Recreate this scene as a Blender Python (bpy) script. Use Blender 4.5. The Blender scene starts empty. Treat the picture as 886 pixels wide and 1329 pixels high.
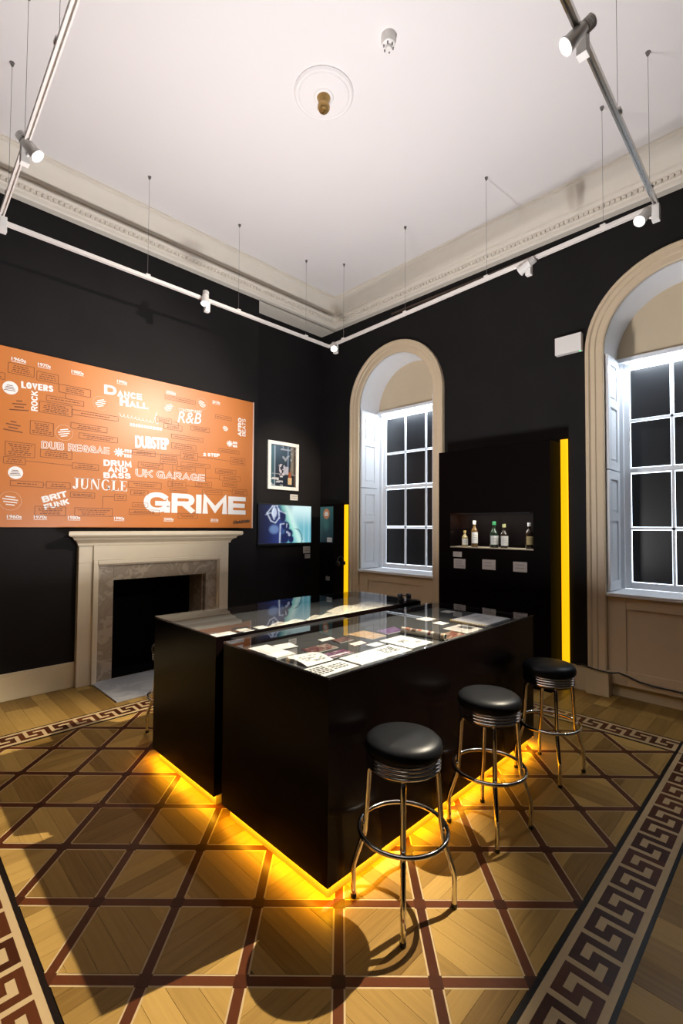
import bpy, math, random
from mathutils import Vector, Matrix
random.seed(7)
PI = math.pi
S = bpy.context.scene
COL = S.collection

# ------------------------------------------------------------------ camera, world, exposure, large lights
cam_d = bpy.data.cameras.new('camera')
cam = bpy.data.objects.new('camera', cam_d); COL.objects.link(cam)
cam_d.sensor_fit = 'VERTICAL'; cam_d.sensor_height = 36.0
cam_d.lens = 608.114 * 36.0 / 1329.0
cam_d.clip_start = 0.02
_r = Vector((0.70723, 0.70695, 0.00640)); _u = Vector((0.01766, -0.02672, 0.99949)); _f = Vector((-0.70676, 0.70676, 0.03138))
cam.matrix_world = Matrix(((_r.x, _u.x, -_f.x, 0), (_r.y, _u.y, -_f.y, 0), (_r.z, _u.z, -_f.z, 1.72), (0, 0, 0, 1)))
S.camera = cam

S.view_settings.view_transform = 'Standard'
S.view_settings.look = 'None'
S.view_settings.exposure = 0.0
S.view_settings.gamma = 1.0
S.view_settings.use_curve_mapping = False

W = bpy.data.worlds.new('world'); S.world = W; W.use_nodes = True
W.node_tree.nodes['Background'].inputs[0].default_value = (0.5, 0.55, 0.7, 1)
W.node_tree.nodes['Background'].inputs[1].default_value = 0.0


def area(name, loc, direction, sx, sy, watts, col):
    d = bpy.data.lights.new(name, 'AREA'); d.shape = 'RECTANGLE'; d.size = sx; d.size_y = sy; d.energy = watts; d.color = col
    o = bpy.data.objects.new(name, d); COL.objects.link(o); o.location = loc
    o.rotation_euler = Vector(direction).to_track_quat('-Z', 'Y').to_euler()
    o['kind'] = 'helper'
    return o


def spot(name, loc, target, watts, deg, blend, col, radius=0.03):
    d = bpy.data.lights.new(name, 'SPOT'); d.energy = watts; d.spot_size = math.radians(deg); d.spot_blend = blend
    d.color = col; d.shadow_soft_size = radius
    o = bpy.data.objects.new(name, d); COL.objects.link(o); o.location = loc
    o.rotation_euler = (Vector(target) - Vector(loc)).to_track_quat('-Z', 'Y').to_euler()
    o['kind'] = 'helper'
    return o


# added fill light between the display cases, no real lamp there; brightens the ceiling
UP = area('ceiling_fill', (-2.53, 2.1, 1.045), (0, 0, 1), 0.05, 0.9, 195, (1.0, 0.965, 0.975))

WX, RX, WY, CZ = -5.58, -5.91, 5.40, 5.35       # chimney breast, recess wall, window wall, ceiling
BX, BY = 0.42, -0.62                            # walls behind the camera

# ------------------------------------------------------------------ materials
MATS = {}


def nodes(name):
    m = bpy.data.materials.new(name); m.use_nodes = True
    nt = m.node_tree
    return m, nt, nt.nodes['Principled BSDF']


def paint(name, col, rough=0.5, metal=0.0, var=0.08, scale=6.0, bump=0.0, bscale=60.0, spec=0.5, coat=0.0):
    if name in MATS: return MATS[name]
    m, nt, b = nodes(name)
    b.inputs['Roughness'].default_value = rough; b.inputs['Metallic'].default_value = metal
    b.inputs['Specular IOR Level'].default_value = spec
    b.inputs['Coat Weight'].default_value = coat
    tc = nt.nodes.new('ShaderNodeTexCoord'); nz = nt.nodes.new('ShaderNodeTexNoise'); nz.inputs['Scale'].default_value = scale
    nz.inputs['Detail'].default_value = 4
    nt.links.new(tc.outputs['Object'], nz.inputs['Vector'])
    mx = nt.nodes.new('ShaderNodeMix'); mx.data_type = 'RGBA'
    mx.inputs[6].default_value = tuple(c * (1 - var) for c in col) + (1,)
    mx.inputs[7].default_value = tuple(min(1, c * (1 + var)) for c in col) + (1,)
    nt.links.new(nz.outputs['Fac'], mx.inputs[0]); nt.links.new(mx.outputs[2], b.inputs['Base Color'])
    if bump:
        n2 = nt.nodes.new('ShaderNodeTexNoise'); n2.inputs['Scale'].default_value = bscale
        nt.links.new(tc.outputs['Object'], n2.inputs['Vector'])
        bp = nt.nodes.new('ShaderNodeBump'); bp.inputs['Strength'].default_value = bump; bp.inputs['Distance'].default_value = 0.01
        nt.links.new(n2.outputs['Fac'], bp.inputs['Height']); nt.links.new(bp.outputs['Normal'], b.inputs['Normal'])
    MATS[name] = m
    return m


def emit(name, col, strength):
    if name in MATS: return MATS[name]
    m, nt, b = nodes(name)
    b.inputs['Base Color'].default_value = tuple(col) + (1,)
    b.inputs['Emission Color'].default_value = tuple(col) + (1,); b.inputs['Emission Strength'].default_value = strength
    MATS[name] = m
    return m


def wood(name, dark, light, axis, rough=0.32, tone=True, grain=60.0):
    """wood with the grain along one axis; every plank has its own tone (face attribute)"""
    m, nt, b = nodes(name)
    b.inputs['Roughness'].default_value = rough; b.inputs['Specular IOR Level'].default_value = 0.13
    tc = nt.nodes.new('ShaderNodeTexCoord'); mp = nt.nodes.new('ShaderNodeMapping')
    sc = [grain, grain, grain]; sc[axis] = 2.5
    mp.inputs['Scale'].default_value = sc
    nt.links.new(tc.outputs['Object'], mp.inputs['Vector'])
    nz = nt.nodes.new('ShaderNodeTexNoise'); nz.inputs['Scale'].default_value = 1.0; nz.inputs['Detail'].default_value = 5; nz.inputs['Roughness'].default_value = 0.6
    nt.links.new(mp.outputs['Vector'], nz.inputs['Vector'])
    at = nt.nodes.new('ShaderNodeAttribute'); at.attribute_name = 'tone'
    ad = nt.nodes.new('ShaderNodeMath'); ad.operation = 'MULTIPLY_ADD'; ad.inputs[1].default_value = 0.32; 
    nt.links.new(nz.outputs['Fac'], ad.inputs[0])
    ml = nt.nodes.new('ShaderNodeMath'); ml.operation = 'MULTIPLY_ADD'; ml.inputs[1].default_value = 0.85; ml.inputs[2].default_value = -0.08
    nt.links.new(at.outputs['Fac'], ml.inputs[0]); nt.links.new(ml.outputs[0], ad.inputs[2])
    rp = nt.nodes.new('ShaderNodeValToRGB'); rp.color_ramp.elements[0].position = 0.1; rp.color_ramp.elements[1].position = 0.85
    rp.color_ramp.elements[0].color = tuple(dark) + (1,); rp.color_ramp.elements[1].color = tuple(light) + (1,)
    nt.links.new(ad.outputs[0], rp.inputs['Fac']); nt.links.new(rp.outputs['Color'], b.inputs['Base Color'])
    rr = nt.nodes.new('ShaderNodeMapRange'); rr.inputs['To Min'].default_value = rough - 0.08; rr.inputs['To Max'].default_value = rough + 0.14
    n3 = nt.nodes.new('ShaderNodeTexNoise'); n3.inputs['Scale'].default_value = 5
    nt.links.new(tc.outputs['Object'], n3.inputs['Vector']); nt.links.new(n3.outputs['Fac'], rr.inputs['Value']); nt.links.new(rr.outputs['Result'], b.inputs['Roughness'])
    bp = nt.nodes.new('ShaderNodeBump'); bp.inputs['Strength'].default_value = 0.05; bp.inputs['Distance'].default_value = 0.001
    nt.links.new(nz.outputs['Fac'], bp.inputs['Height']); nt.links.new(bp.outputs['Normal'], b.inputs['Normal'])
    MATS[name] = m
    return m


def glass(name, tint=(1, 1, 1), ior=1.5, rough=0.0):
    m = bpy.data.materials.new(name); m.use_nodes = True; nt = m.node_tree
    for n in list(nt.nodes): nt.nodes.remove(n)
    o = nt.nodes.new('ShaderNodeOutputMaterial'); mx = nt.nodes.new('ShaderNodeMixShader')
    t = nt.nodes.new('ShaderNodeBsdfTransparent'); t.inputs['Color'].default_value = tuple(tint) + (1,)
    g = nt.nodes.new('ShaderNodeBsdfGlossy'); g.inputs['Roughness'].default_value = rough
    fr = nt.nodes.new('ShaderNodeFresnel'); fr.inputs['IOR'].default_value = ior
    ge = nt.nodes.new('ShaderNodeNewGeometry'); iv = nt.nodes.new('ShaderNodeMath'); iv.operation = 'SUBTRACT'; iv.inputs[0].default_value = 1.0
    nt.links.new(ge.outputs['Backfacing'], iv.inputs[1]); mu = nt.nodes.new('ShaderNodeMath'); mu.operation = 'MULTIPLY'
    nt.links.new(fr.outputs[0], mu.inputs[0]); nt.links.new(iv.outputs[0], mu.inputs[1])
    nt.links.new(mu.outputs[0], mx.inputs[0]); nt.links.new(t.outputs[0], mx.inputs[1]); nt.links.new(g.outputs[0], mx.inputs[2])
    nt.links.new(mx.outputs[0], o.inputs['Surface'])
    MATS[name] = m
    return m


def picmat(name, strength=0.0, rough=0.4):
    if name in MATS: return MATS[name]
    m, nt, b = nodes(name)
    at = nt.nodes.new('ShaderNodeVertexColor'); at.layer_name = 'Col'
    b.inputs['Roughness'].default_value = rough
    if strength:
        b.inputs['Base Color'].default_value = (0.01, 0.01, 0.01, 1)
        nt.links.new(at.outputs['Color'], b.inputs['Emission Color']); b.inputs['Emission Strength'].default_value = strength
    else:
        nt.links.new(at.outputs['Color'], b.inputs['Base Color'])
    MATS[name] = m
    return m


def marble(name, a, c, vein, scale=5.0, rough=0.3):
    m, nt, b = nodes(name)
    b.inputs['Roughness'].default_value = rough
    tc = nt.nodes.new('ShaderNodeTexCoord'); n1 = nt.nodes.new('ShaderNodeTexNoise'); n1.inputs['Scale'].default_value = scale; n1.inputs['Detail'].default_value = 8
    n1.inputs['Distortion'].default_value = 1.5
    nt.links.new(tc.outputs['Object'], n1.inputs['Vector'])
    rp = nt.nodes.new('ShaderNodeValToRGB'); e = rp.color_ramp.elements
    e[0].position = 0.3; e[0].color = tuple(a) + (1,); e[1].position = 0.75; e[1].color = tuple(c) + (1,)
    v = e.new(0.5); v.color = tuple(vein) + (1,)
    v2 = e.new(0.56); v2.color = tuple(c) + (1,)
    nt.links.new(n1.outputs['Fac'], rp.inputs['Fac']); nt.links.new(rp.outputs['Color'], b.inputs['Base Color'])
    MATS[name] = m
    return m


BLACK = paint('black_wall_paint', (0.0135, 0.0122, 0.0128), 0.6, var=0.25, scale=3, bump=0.05, bscale=180, spec=0.1)
CEIL = paint('white_ceiling_paint', (0.82, 0.79, 0.78), 0.8, var=0.02, scale=1.5)
CORN = paint('cream_cornice_paint', (0.74, 0.69, 0.60), 0.6, var=0.04, scale=8)
CREAM = paint('cream_joinery_paint', (0.64, 0.52, 0.355), 0.45, var=0.05, scale=5)
BASEP = paint('skirting_paint', (0.66, 0.56, 0.38), 0.4, var=0.05, scale=5)
MANT = paint('mantel_cream_paint', (0.68, 0.59, 0.44), 0.4, var=0.05, scale=5)
WHITE = paint('white_window_paint', (0.78, 0.80, 0.83), 0.4, var=0.03, scale=8)
SATIN = paint('black_satin_laminate', (0.004, 0.002, 0.002), 0.26, var=0.2, scale=4, spec=0.12)
CABB = paint('black_cabinet_board', (0.003, 0.0018, 0.0018), 0.55, var=0.25, scale=4, spec=0.03)
DECK = paint('black_felt_deck', (0.012, 0.012, 0.013), 0.8, var=0.2, scale=40)
PLINTH = paint('plinth_board', (0.34, 0.27, 0.18), 0.5, var=0.1)
BLKPANE = paint('blackout_board', (0.010, 0.011, 0.013), 0.35, var=0.2, scale=3)
CHROME = paint('chrome', (0.82, 0.80, 0.77), 0.07, 1.0, var=0.03)
LEATHER = paint('black_vinyl', (0.007, 0.0075, 0.009), 0.38, spec=0.14, var=0.15, scale=20, bump=0.05, bscale=220)
PLASTIC = paint('black_plastic', (0.012, 0.012, 0.013), 0.3)
WPLAST = paint('white_plastic', (0.80, 0.78, 0.75), 0.4, var=0.02)
SILVER = paint('silver_aluminium', (0.62, 0.60, 0.57), 0.25, 1.0, var=0.05)
RAILW = paint('white_rail_paint', (0.78, 0.74, 0.70), 0.35, var=0.02)
BRASS = paint('tarnished_brass', (0.42, 0.27, 0.10), 0.35, 0.9, var=0.2, scale=20)
WIRE = paint('steel_wire', (0.25, 0.24, 0.23), 0.35, 0.8)
PAPER = paint('white_paper', (0.62, 0.615, 0.60), 0.7, var=0.03, scale=10)
OLDPAPER = paint('aged_paper', (0.54, 0.49, 0.40), 0.75, var=0.07, scale=8)
CARDP = paint('label_card', (0.60, 0.57, 0.54), 0.7, var=0.03)
INK = paint('black_ink', (0.02, 0.02, 0.02), 0.7)
ORANGE = paint('orange_board_print', (0.57, 0.178, 0.030), 0.35, var=0.05, scale=1.2, spec=0.7)
BOARDEDGE = paint('board_edge', (0.70, 0.50, 0.42), 0.5)
WPRINT = paint('white_print', (0.86, 0.84, 0.82), 0.45, var=0.02)
FPRINT = paint('faint_print', (0.70, 0.40, 0.24), 0.45)
BPRINT = paint('brown_print', (0.15, 0.042, 0.014), 0.5)
FIREB = paint('soot', (0.0025, 0.0025, 0.0025), 0.95, spec=0.05)
LED_Y = emit('amber_led', (1.0, 0.52, 0.005), 1.15)
LED_G = emit('amber_led_dim', (1.0, 0.50, 0.01), 1.0)
LENS = emit('lamp_lens', (1.0, 0.97, 0.92), 14.0)
TUBE = emit('cool_led_tube', (0.86, 0.93, 1.0), 6.0)
DAY = emit('daylight_behind_boards', (0.82, 0.91, 1.0), 3.2)
GLASS = glass('case_glass', (0.96, 0.97, 0.97), 1.5)
NGLASS = glass('niche_glass', (0.97, 0.98, 0.98), 1.3)
MARB = marble('fireplace_marble', (0.34, 0.28, 0.21), (0.42, 0.35, 0.27), (0.29, 0.235, 0.175), 6)
HEARTH = marble('hearth_marble', (0.32, 0.325, 0.34), (0.37, 0.37, 0.38), (0.29, 0.29, 0.305), 4, 0.35)
OAKX = wood('oak_grain_x', (0.098, 0.047, 0.009), (0.42, 0.262, 0.076), 0, 0.36)
OAKY = wood('oak_grain_y', (0.098, 0.047, 0.009), (0.42, 0.262, 0.076), 1, 0.36)
MAPLE = wood('maple', (0.27, 0.185, 0.09), (0.44, 0.32, 0.175), 0, grain=25)
MAHOG = wood('mahogany', (0.026, 0.0065, 0.0025), (0.100, 0.028, 0.0085), 0, grain=40)
EBONY = wood('ebony', (0.003, 0.0025, 0.0025), (0.009, 0.006, 0.005), 0, grain=40)

# ------------------------------------------------------------------ mesh building
ORIG = {}


class MB:
    def __init__(self): self.v = []; self.f = []; self.t = []

    def add(self, vs, fs, tone=0.5):
        n = len(self.v); self.v += [tuple(p) for p in vs]
        for f in fs: self.f.append([i + n for i in f]); self.t.append(tone)
        return self

    def box(self, x0, x1, y0, y1, z0, z1, tone=0.5):
        return self.add([(x0, y0, z0), (x1, y0, z0), (x1, y1, z0), (x0, y1, z0), (x0, y0, z1), (x1, y0, z1), (x1, y1, z1), (x0, y1, z1)],
                        [(0, 3, 2, 1), (4, 5, 6, 7), (0, 1, 5, 4), (1, 2, 6, 5), (2, 3, 7, 6), (3, 0, 4, 7)], tone)

    def prism(self, pts, vec, tone=0.5):
        n = len(pts); vec = Vector(vec)
        return self.add([Vector(p) for p in pts] + [Vector(p) + vec for p in pts],
                        [list(range(n))[::-1], list(range(n, 2 * n))] + [(i, (i + 1) % n, n + (i + 1) % n, n + i) for i in range(n)], tone)

    def tube(self, pts, r, n=8, closed=False):
        P = [Vector(p) for p in pts]; m = len(P); rings = []
        rs = r if isinstance(r, (list, tuple)) else [r] * m
        up = None
        for i in range(m):
            if closed: d = (P[(i + 1) % m] - P[i - 1])
            else: d = P[min(i + 1, m - 1)] - P[max(i - 1, 0)]
            d.normalize()
            if up is None:
                up = Vector((0, 0, 1)) if abs(d.z) < 0.9 else Vector((1, 0, 0))
            s = d.cross(up); s.normalize(); up = s.cross(d); up.normalize()
            rings.append([P[i] + (s * math.cos(2 * PI * k / n) + up * math.sin(2 * PI * k / n)) * rs[i] for k in range(n)])
        vs = [p for R in rings for p in R]; fs = []
        for i in range(m if closed else m - 1):
            j = (i + 1) % m
            for k in range(n): fs.append((i * n + k, i * n + (k + 1) % n, j * n + (k + 1) % n, j * n + k))
        if not closed: fs += [list(range(n))[::-1], list(range((m - 1) * n, m * n))]
        return self.add(vs, fs)

    def lathe(self, prof, c=(0, 0, 0), n=24, axis=(0, 0, 1)):
        q = Vector((0, 0, 1)).rotation_difference(Vector(axis)).to_matrix(); c = Vector(c)
        vs = []; fs = []
        for r, z in prof:
            for k in range(n):
                a = 2 * PI * k / n
                vs.append(c + q @ Vector((r * math.cos(a), r * math.sin(a), z)))
        for i in range(len(prof) - 1):
            for k in range(n): fs.append((i * n + k, i * n + (k + 1) % n, (i + 1) * n + (k + 1) % n, (i + 1) * n + k))
        fs += [list(range(n))[::-1], list(range((len(prof) - 1) * n, len(prof) * n))]
        return self.add(vs, fs)

    def build(self, name, mat, parent=None, loc=None, smooth=None, bevel=0.0, seg=2):
        o0 = ORIG.get(parent, Vector((0, 0, 0))) if parent is not None else Vector(loc or (0, 0, 0))
        me = bpy.data.meshes.new(name)
        me.from_pydata([Vector(p) - o0 for p in self.v], [], self.f)
        at = me.attributes.new('tone', 'FLOAT', 'FACE')
        at.data.foreach_set('value', self.t)
        me.materials.append(mat)
        if smooth:
            me.polygons.foreach_set('use_smooth', [True] * len(me.polygons))
            me.set_sharp_from_angle(angle=math.radians(smooth))
        me.update()
        o = bpy.data.objects.new(name, me); COL.objects.link(o)
        if parent is not None:
            o.parent = parent; ORIG[o] = o0
        else:
            o.location = o0; ORIG[o] = o0
        if bevel:
            b = o.modifiers.new('bevel', 'BEVEL'); b.width = bevel; b.segments = seg; b.limit_method = 'ANGLE'; b.angle_limit = math.radians(40)
        return o


def B(*a, tone=0.5): return MB().box(*a, tone=tone)


def tag(o, label=None, cat=None, group=None, kind=None):
    if label: o['label'] = label
    if cat: o['category'] = cat
    if group: o['group'] = group
    if kind: o['kind'] = kind
    return o


def thing(name, loc, label, cat, group=None):
    o = bpy.data.objects.new(name, None); COL.objects.link(o); o.location = loc; o.empty_display_size = 0.1
    ORIG[o] = Vector(loc)
    return tag(o, label, cat, group)


def dup(root, loc, label):
    r = root.copy(); COL.objects.link(r); r.location = loc; r['label'] = label
    for ch in list(root.children):
        c = ch.copy(); COL.objects.link(c); c.parent = r
        for g in list(ch.children):
            d = g.copy(); COL.objects.link(d); d.parent = c
    return r


def struct(o): o['kind'] = 'structure'; return o


def picture(name, o3, u3, v3, nx, ny, fn, mat, parent=None, loc=None):
    """a flat printed picture or screen: fn(u, v) gives its colours (v up)"""
    o3, u3, v3 = Vector(o3), Vector(u3), Vector(v3)
    o0 = ORIG.get(parent, Vector((0, 0, 0))) if parent is not None else Vector(loc or (0, 0, 0))
    vs = []; cs = []; fs = []
    for j in range(ny + 1):
        for i in range(nx + 1):
            u, v = i / nx, j / ny
            vs.append(o3 + u3 * u + v3 * v - o0); c = fn(u, v); cs += [max(0, c[0]), max(0, c[1]), max(0, c[2]), 1.0]
    for j in range(ny):
        for i in range(nx):
            a = j * (nx + 1) + i; fs.append((a, a + 1, a + nx + 2, a + nx + 1))
    me = bpy.data.meshes.new(name); me.from_pydata(vs, [], fs)
    ca = me.color_attributes.new('Col', 'FLOAT_COLOR', 'POINT'); ca.data.foreach_set('color', cs)
    me.materials.append(mat); me.update()
    o = bpy.data.objects.new(name, me); COL.objects.link(o)
    if parent is not None: o.parent = parent
    else: o.location = o0
    ORIG[o] = o0
    return o


def mix(a, b, t): t = max(0.0, min(1.0, t)); return tuple(x + (y - x) * t for x, y in zip(a, b))


def sm(a, b, x):
    t = max(0.0, min(1.0, (x - a) / (b - a))); return t * t * (3 - 2 * t)


def hsh(*k): return random.Random(repr(k)).random()


def vnoise(x, y, s=0):
    xi, yi = math.floor(x), math.floor(y); fx, fy = x - xi, y - yi
    fx = fx * fx * (3 - 2 * fx); fy = fy * fy * (3 - 2 * fy)
    a = hsh(xi, yi, s); b = hsh(xi + 1, yi, s); c = hsh(xi, yi + 1, s); d = hsh(xi + 1, yi + 1, s)
    return (a + (b - a) * fx) * (1 - fy) + (c + (d - c) * fx) * fy


# ------------------------------------------------------------------ floor
NX, NY, HD = -1.292, 1.292, 0.26047
IX0, IX1, IY0, IY1 = NX - 12 * HD, NX + 2 * HD, NY - 3 * HD, NY + 12 * HD
TH = 0.006
floor = struct(B(RX - 0.1, BX + 0.1, BY - 0.1, WY + 0.2, -0.12, -TH).build('floor', paint('floor_bed', (0.05, 0.03, 0.015), 0.7)))


def clip(poly, a, b, c):            # keep a*x + b*y <= c
    out = []
    for i in range(len(poly)):
        p, q = poly[i - 1], poly[i]
        dp, dq = a * p[0] + b * p[1] - c, a * q[0] + b * q[1] - c
        if (dp <= 0) != (dq <= 0):
            t = dp / (dp - dq); out.append((p[0] + (q[0] - p[0]) * t, p[1] + (q[1] - p[1]) * t))
        if dq <= 0: out.append(q)
    return out


def clip_rect(poly, x0, x1, y0, y1):
    for a, b, c in ((1, 0, x1), (-1, 0, -x0), (0, 1, y1), (0, -1, -y0)):
        if len(poly) < 3: return []
        poly = clip(poly, a, b, c)
    return poly


def parea(p): return 0.5 * abs(sum(p[i - 1][0] * p[i][1] - p[i][0] * p[i - 1][1] for i in range(len(p))))


def in_view(x, y):
    d = Vector((x, y, -1.72)); q = d.dot(_f)
    if q <= 0.2: return 0
    px, py = 608.1 * d.dot(_r) / q, 608.1 * d.dot(_u) / q
    return 1 if abs(px) < 470 and abs(py) < 690 else 0


def flat(poly, z=0.0, tone=0.5, mb=None):
    m = mb or MB()
    a = sum(poly[i - 1][0] * poly[i][1] - poly[i][0] * poly[i - 1][1] for i in range(len(poly)))
    if a < 0: poly = poly[::-1]
    return m.prism([(x, y, -TH) for x, y in poly], (0, 0, z + TH), tone)


planks = []
half = 0.18418 - 0.027
for u in range(-14, 16):
    for v in range(-12, 16):
        cx, cy = NX + (u - v) * HD, NY + (u + v + 1) * HD
        if not (IX0 - HD < cx < IX1 + HD and IY0 - HD < cy < IY1 + HD): continue
        k = half * math.sqrt(2)
        dia = clip_rect([(cx + k, cy), (cx, cy + k), (cx - k, cy), (cx, cy - k)], IX0 + 0.012, IX1 - 0.004, IY0 + 0.004, IY1 - 0.012)
        if len(dia) < 3 or parea(dia) < 2e-4: continue
        alongx = (u + v) % 2 == 1
        nst = 5; w = 2 * k / nst; ct = random.uniform(0.3, 0.62)
        off = random.uniform(-0.3, 0.3) * w
        for s in range(-1, nst + 1):
            lo, hi = -k + s * w + off, -k + (s + 1) * w + off
            p = clip(clip(dia, 0, 1, cy + hi - 0.0006), 0, -1, -(cy + lo + 0.0006)) if alongx else clip(clip(dia, 1, 0, cx + hi - 0.0006), -1, 0, -(cx + lo + 0.0006))
            if len(p) < 3 or parea(p) < 1.5e-4: continue
            mx_, my_ = sum(q[0] for q in p) / len(p), sum(q[1] for q in p) / len(p)
            d = math.sqrt(mx_ ** 2 + my_ ** 2 + 1.72 ** 2)
            hid = (-3.45 < mx_ < -1.58 and 1.52 < my_ < 3.7)
            planks.append((in_view(mx_, my_) * (0 if hid else 1) * parea(p) / d ** 3, alongx, p, max(0, min(1, ct + random.uniform(-0.22, 0.22)))))
planks.sort(key=lambda q: -q[0])
for sc_, ax_, p, t in planks[:296]:
    flat(p, random.uniform(-0.0003, 0), t).build('parquet_plank', OAKX if ax_ else OAKY, floor)
for ax_ in (True, False):
    m = MB()
    for sc_, a, p, t in planks[296:]:
        if a == ax_: flat(p, random.uniform(-0.0003, 0), t, m)
    tag(m.build('parquet_field', OAKX if ax_ else OAKY, floor), kind='stuff')

R2 = math.sqrt(0.5)
string = MB()
for dirn in (0, 1):
    for k in range(-16, 17):
        # lines through node (k) : direction (1,1) [dirn 0] or (-1,1) [dirn 1]
        if dirn == 0: px, py, dx, dy = NX - k * HD, NY + k * HD, R2, R2
        else: px, py, dx, dy = NX + k * HD, NY + k * HD, -R2, R2
        nx_, ny_ = -dy, dx

        def band(hw):
            L = 9
            return clip_rect([(px - dx * L - nx_ * hw, py - dy * L - ny_ * hw), (px + dx * L - nx_ * hw, py + dy * L - ny_ * hw),
                              (px + dx * L + nx_ * hw, py + dy * L + ny_ * hw), (px - dx * L + nx_ * hw, py - dy * L + ny_ * hw)], IX0, IX1, IY0, IY1)
        p = band(0.019)
        if len(p) < 3 or parea(p) < 5e-4: continue
        flat(p, 0.0 if dirn == 0 else -0.0003, random.uniform(0.25, 0.75)).build('inlay_strip', MAHOG, floor)
        q = band(0.0265)
        flat(q, -0.0008 - 0.0003 * dirn, 0.7, string)
tag(string.build('maple_stringing', MAPLE, floor), kind='stuff')
for i in range(-16, 17):
    for j in range(-16, 17):
        if (i + j) % 2: continue
        x, y = NX + i * HD, NY + j * HD
        if not (IX0 - 0.01 < x < IX1 + 0.01 and IY0 - 0.01 < y < IY1 + 0.01): continue
        if -3.45 < x < -1.6 and 1.55 < y < 3.6: continue
        k = 0.026 * math.sqrt(2)
        p = clip_rect([(x + k, y), (x, y + k), (x - k, y), (x, y - k)], IX0, IX1, IY0, IY1)
        if len(p) >= 3: flat(p, 0.0003, random.uniform(0.1, 0.4)).build('inlay_square', MAHOG, floor)

# greek key border
BW = 0.262
OX0, OX1, OY0, OY1 = IX0 - BW, IX1 + BW, IY0 - BW, IY1 + BW
for nm, r in (('border_ground', (IX0 - BW, IX1 + BW, IY0 - BW, IY0)), ('border_ground', (IX0 - BW, IX1 + BW, IY1, IY1 + BW)),
              ('border_ground', (IX0 - BW, IX0, IY0, IY1)), ('border_ground', (IX1, IX1 + BW, IY0, IY1))):
    B(*r, -TH, -0.0009, tone=0.6).build(nm, MAPLE, floor)
KEY = [(0, 0), (1, 0), (1, .2), (.2, .2), (.2, .65), (.4, .65), (.4, .35), (1, .35), (1, 1.0), (.8, 1.0), (.8, .55), (.6, .55), (.6, .85), (0, .85)]
KA, KW = 0.050, 0.165


def keyrun(origin, ahat, that, length, n):
    p = length / n
    for k in range(n):
        poly = []
        for a, t in KEY:
            A = KA + a * KW; T = (k + t) * p
            poly.append((origin[0] + ahat[0] * A + that[0] * T, origin[1] + ahat[1] * A + that[1] * T))
        mx_ = sum(q[0] for q in poly) / len(poly); my_ = sum(q[1] for q in poly) / len(poly)
        flat(poly, 0.0, random.uniform(0.1, 0.6)).build('key_inlay', MAHOG, floor)


keyrun((IX1, IY1), (1, 0), (0, -1), IY1 - IY0, 21)          # right side, walking toward the viewer
keyrun((IX1, IY0), (0, -1), (-1, 0), IX1 - IX0, 20)         # near side
keyrun((IX0, IY0), (-1, 0), (0, 1), IY1 - IY0, 21)          # fireplace side
keyrun((IX0, IY1), (0, 1), (1, 0), IX1 - IX0, 20)           # window side
for r in ((IX1, IX1 + .020, OY0, OY1), (OX1 - .018, OX1, OY0, OY1), (OX0, OX1, IY0 - .020, IY0), (OX0, OX1, OY0, OY0 + .018),
          (IX0 - .013, IX0, OY0, OY1), (OX0, OX0 + .013, OY0, OY1), (OX0, OX1, IY1, IY1 + .013), (OX0, OX1, OY1 - .013, OY1)):
    B(*r, -TH, 0.0002, tone=0.4).build('border_line', EBONY, floor)
for cx, cy in ((IX1 + BW / 2, IY1 + BW / 2), (IX0 - BW / 2, IY1 + BW / 2)):
    ring = MB(); n = 28
    for k in range(n):
        a0, a1 = 2 * PI * k / n, 2 * PI * (k + 1) / n
        flat([(cx + .085 * math.cos(a0), cy + .085 * math.sin(a0)), (cx + .085 * math.cos(a1), cy + .085 * math.sin(a1)),
              (cx + .058 * math.cos(a1), cy + .058 * math.sin(a1)), (cx + .058 * math.cos(a0), cy + .058 * math.sin(a0))], 0.0, 0.3, ring)
    for k in range(8):
        a = 2 * PI * k / 8
        flat([(cx, cy), (cx + .03 * math.cos(a - .3), cy + .03 * math.sin(a - .3)), (cx + .048 * math.cos(a), cy + .048 * math.sin(a)), (cx + .03 * math.cos(a + .3), cy + .03 * math.sin(a + .3))], 0.0001, 0.3, ring)
    tag(ring.build('corner_rosette', MAHOG, floor), kind='stuff')


def boards(x0, x1, y0, y1, alongx, w=0.125, rows=2):
    span = (y1 - y0) if alongx else (x1 - x0); n = max(1, round(span / w)); w = span / n
    L0, L1 = (x0, x1) if alongx else (y0, y1)
    for k in range(n):
        cuts = [L0] + sorted(L0 + (L1 - L0) * ((r + 1) / rows + random.uniform(-.12, .12)) for r in range(rows - 1)) + [L1]
        for a, b in zip(cuts, cuts[1:]):
            lo = (y0 if alongx else x0) + k * w
            r = (a + .0006, b - .0006, lo + .0006, lo + w - .0006) if alongx else (lo + .0006, lo + w - .0006, a + .0006, b - .0006)
            B(*r, -TH, random.uniform(-.0004, 0), tone=random.uniform(0.15, 0.62)).build('floor_board', OAKX if alongx else OAKY, floor)


boards(RX, OX0, OY0, OY1, True, 0.13, 2)
boards(RX, OX1, OY1, WY + 0.08, False, 0.13, 2)
boards(OX1, BX, OY0, WY + 0.08, True, 0.14, 2)
boards(RX, BX, BY, OY0, False, 0.16, 1)

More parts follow.
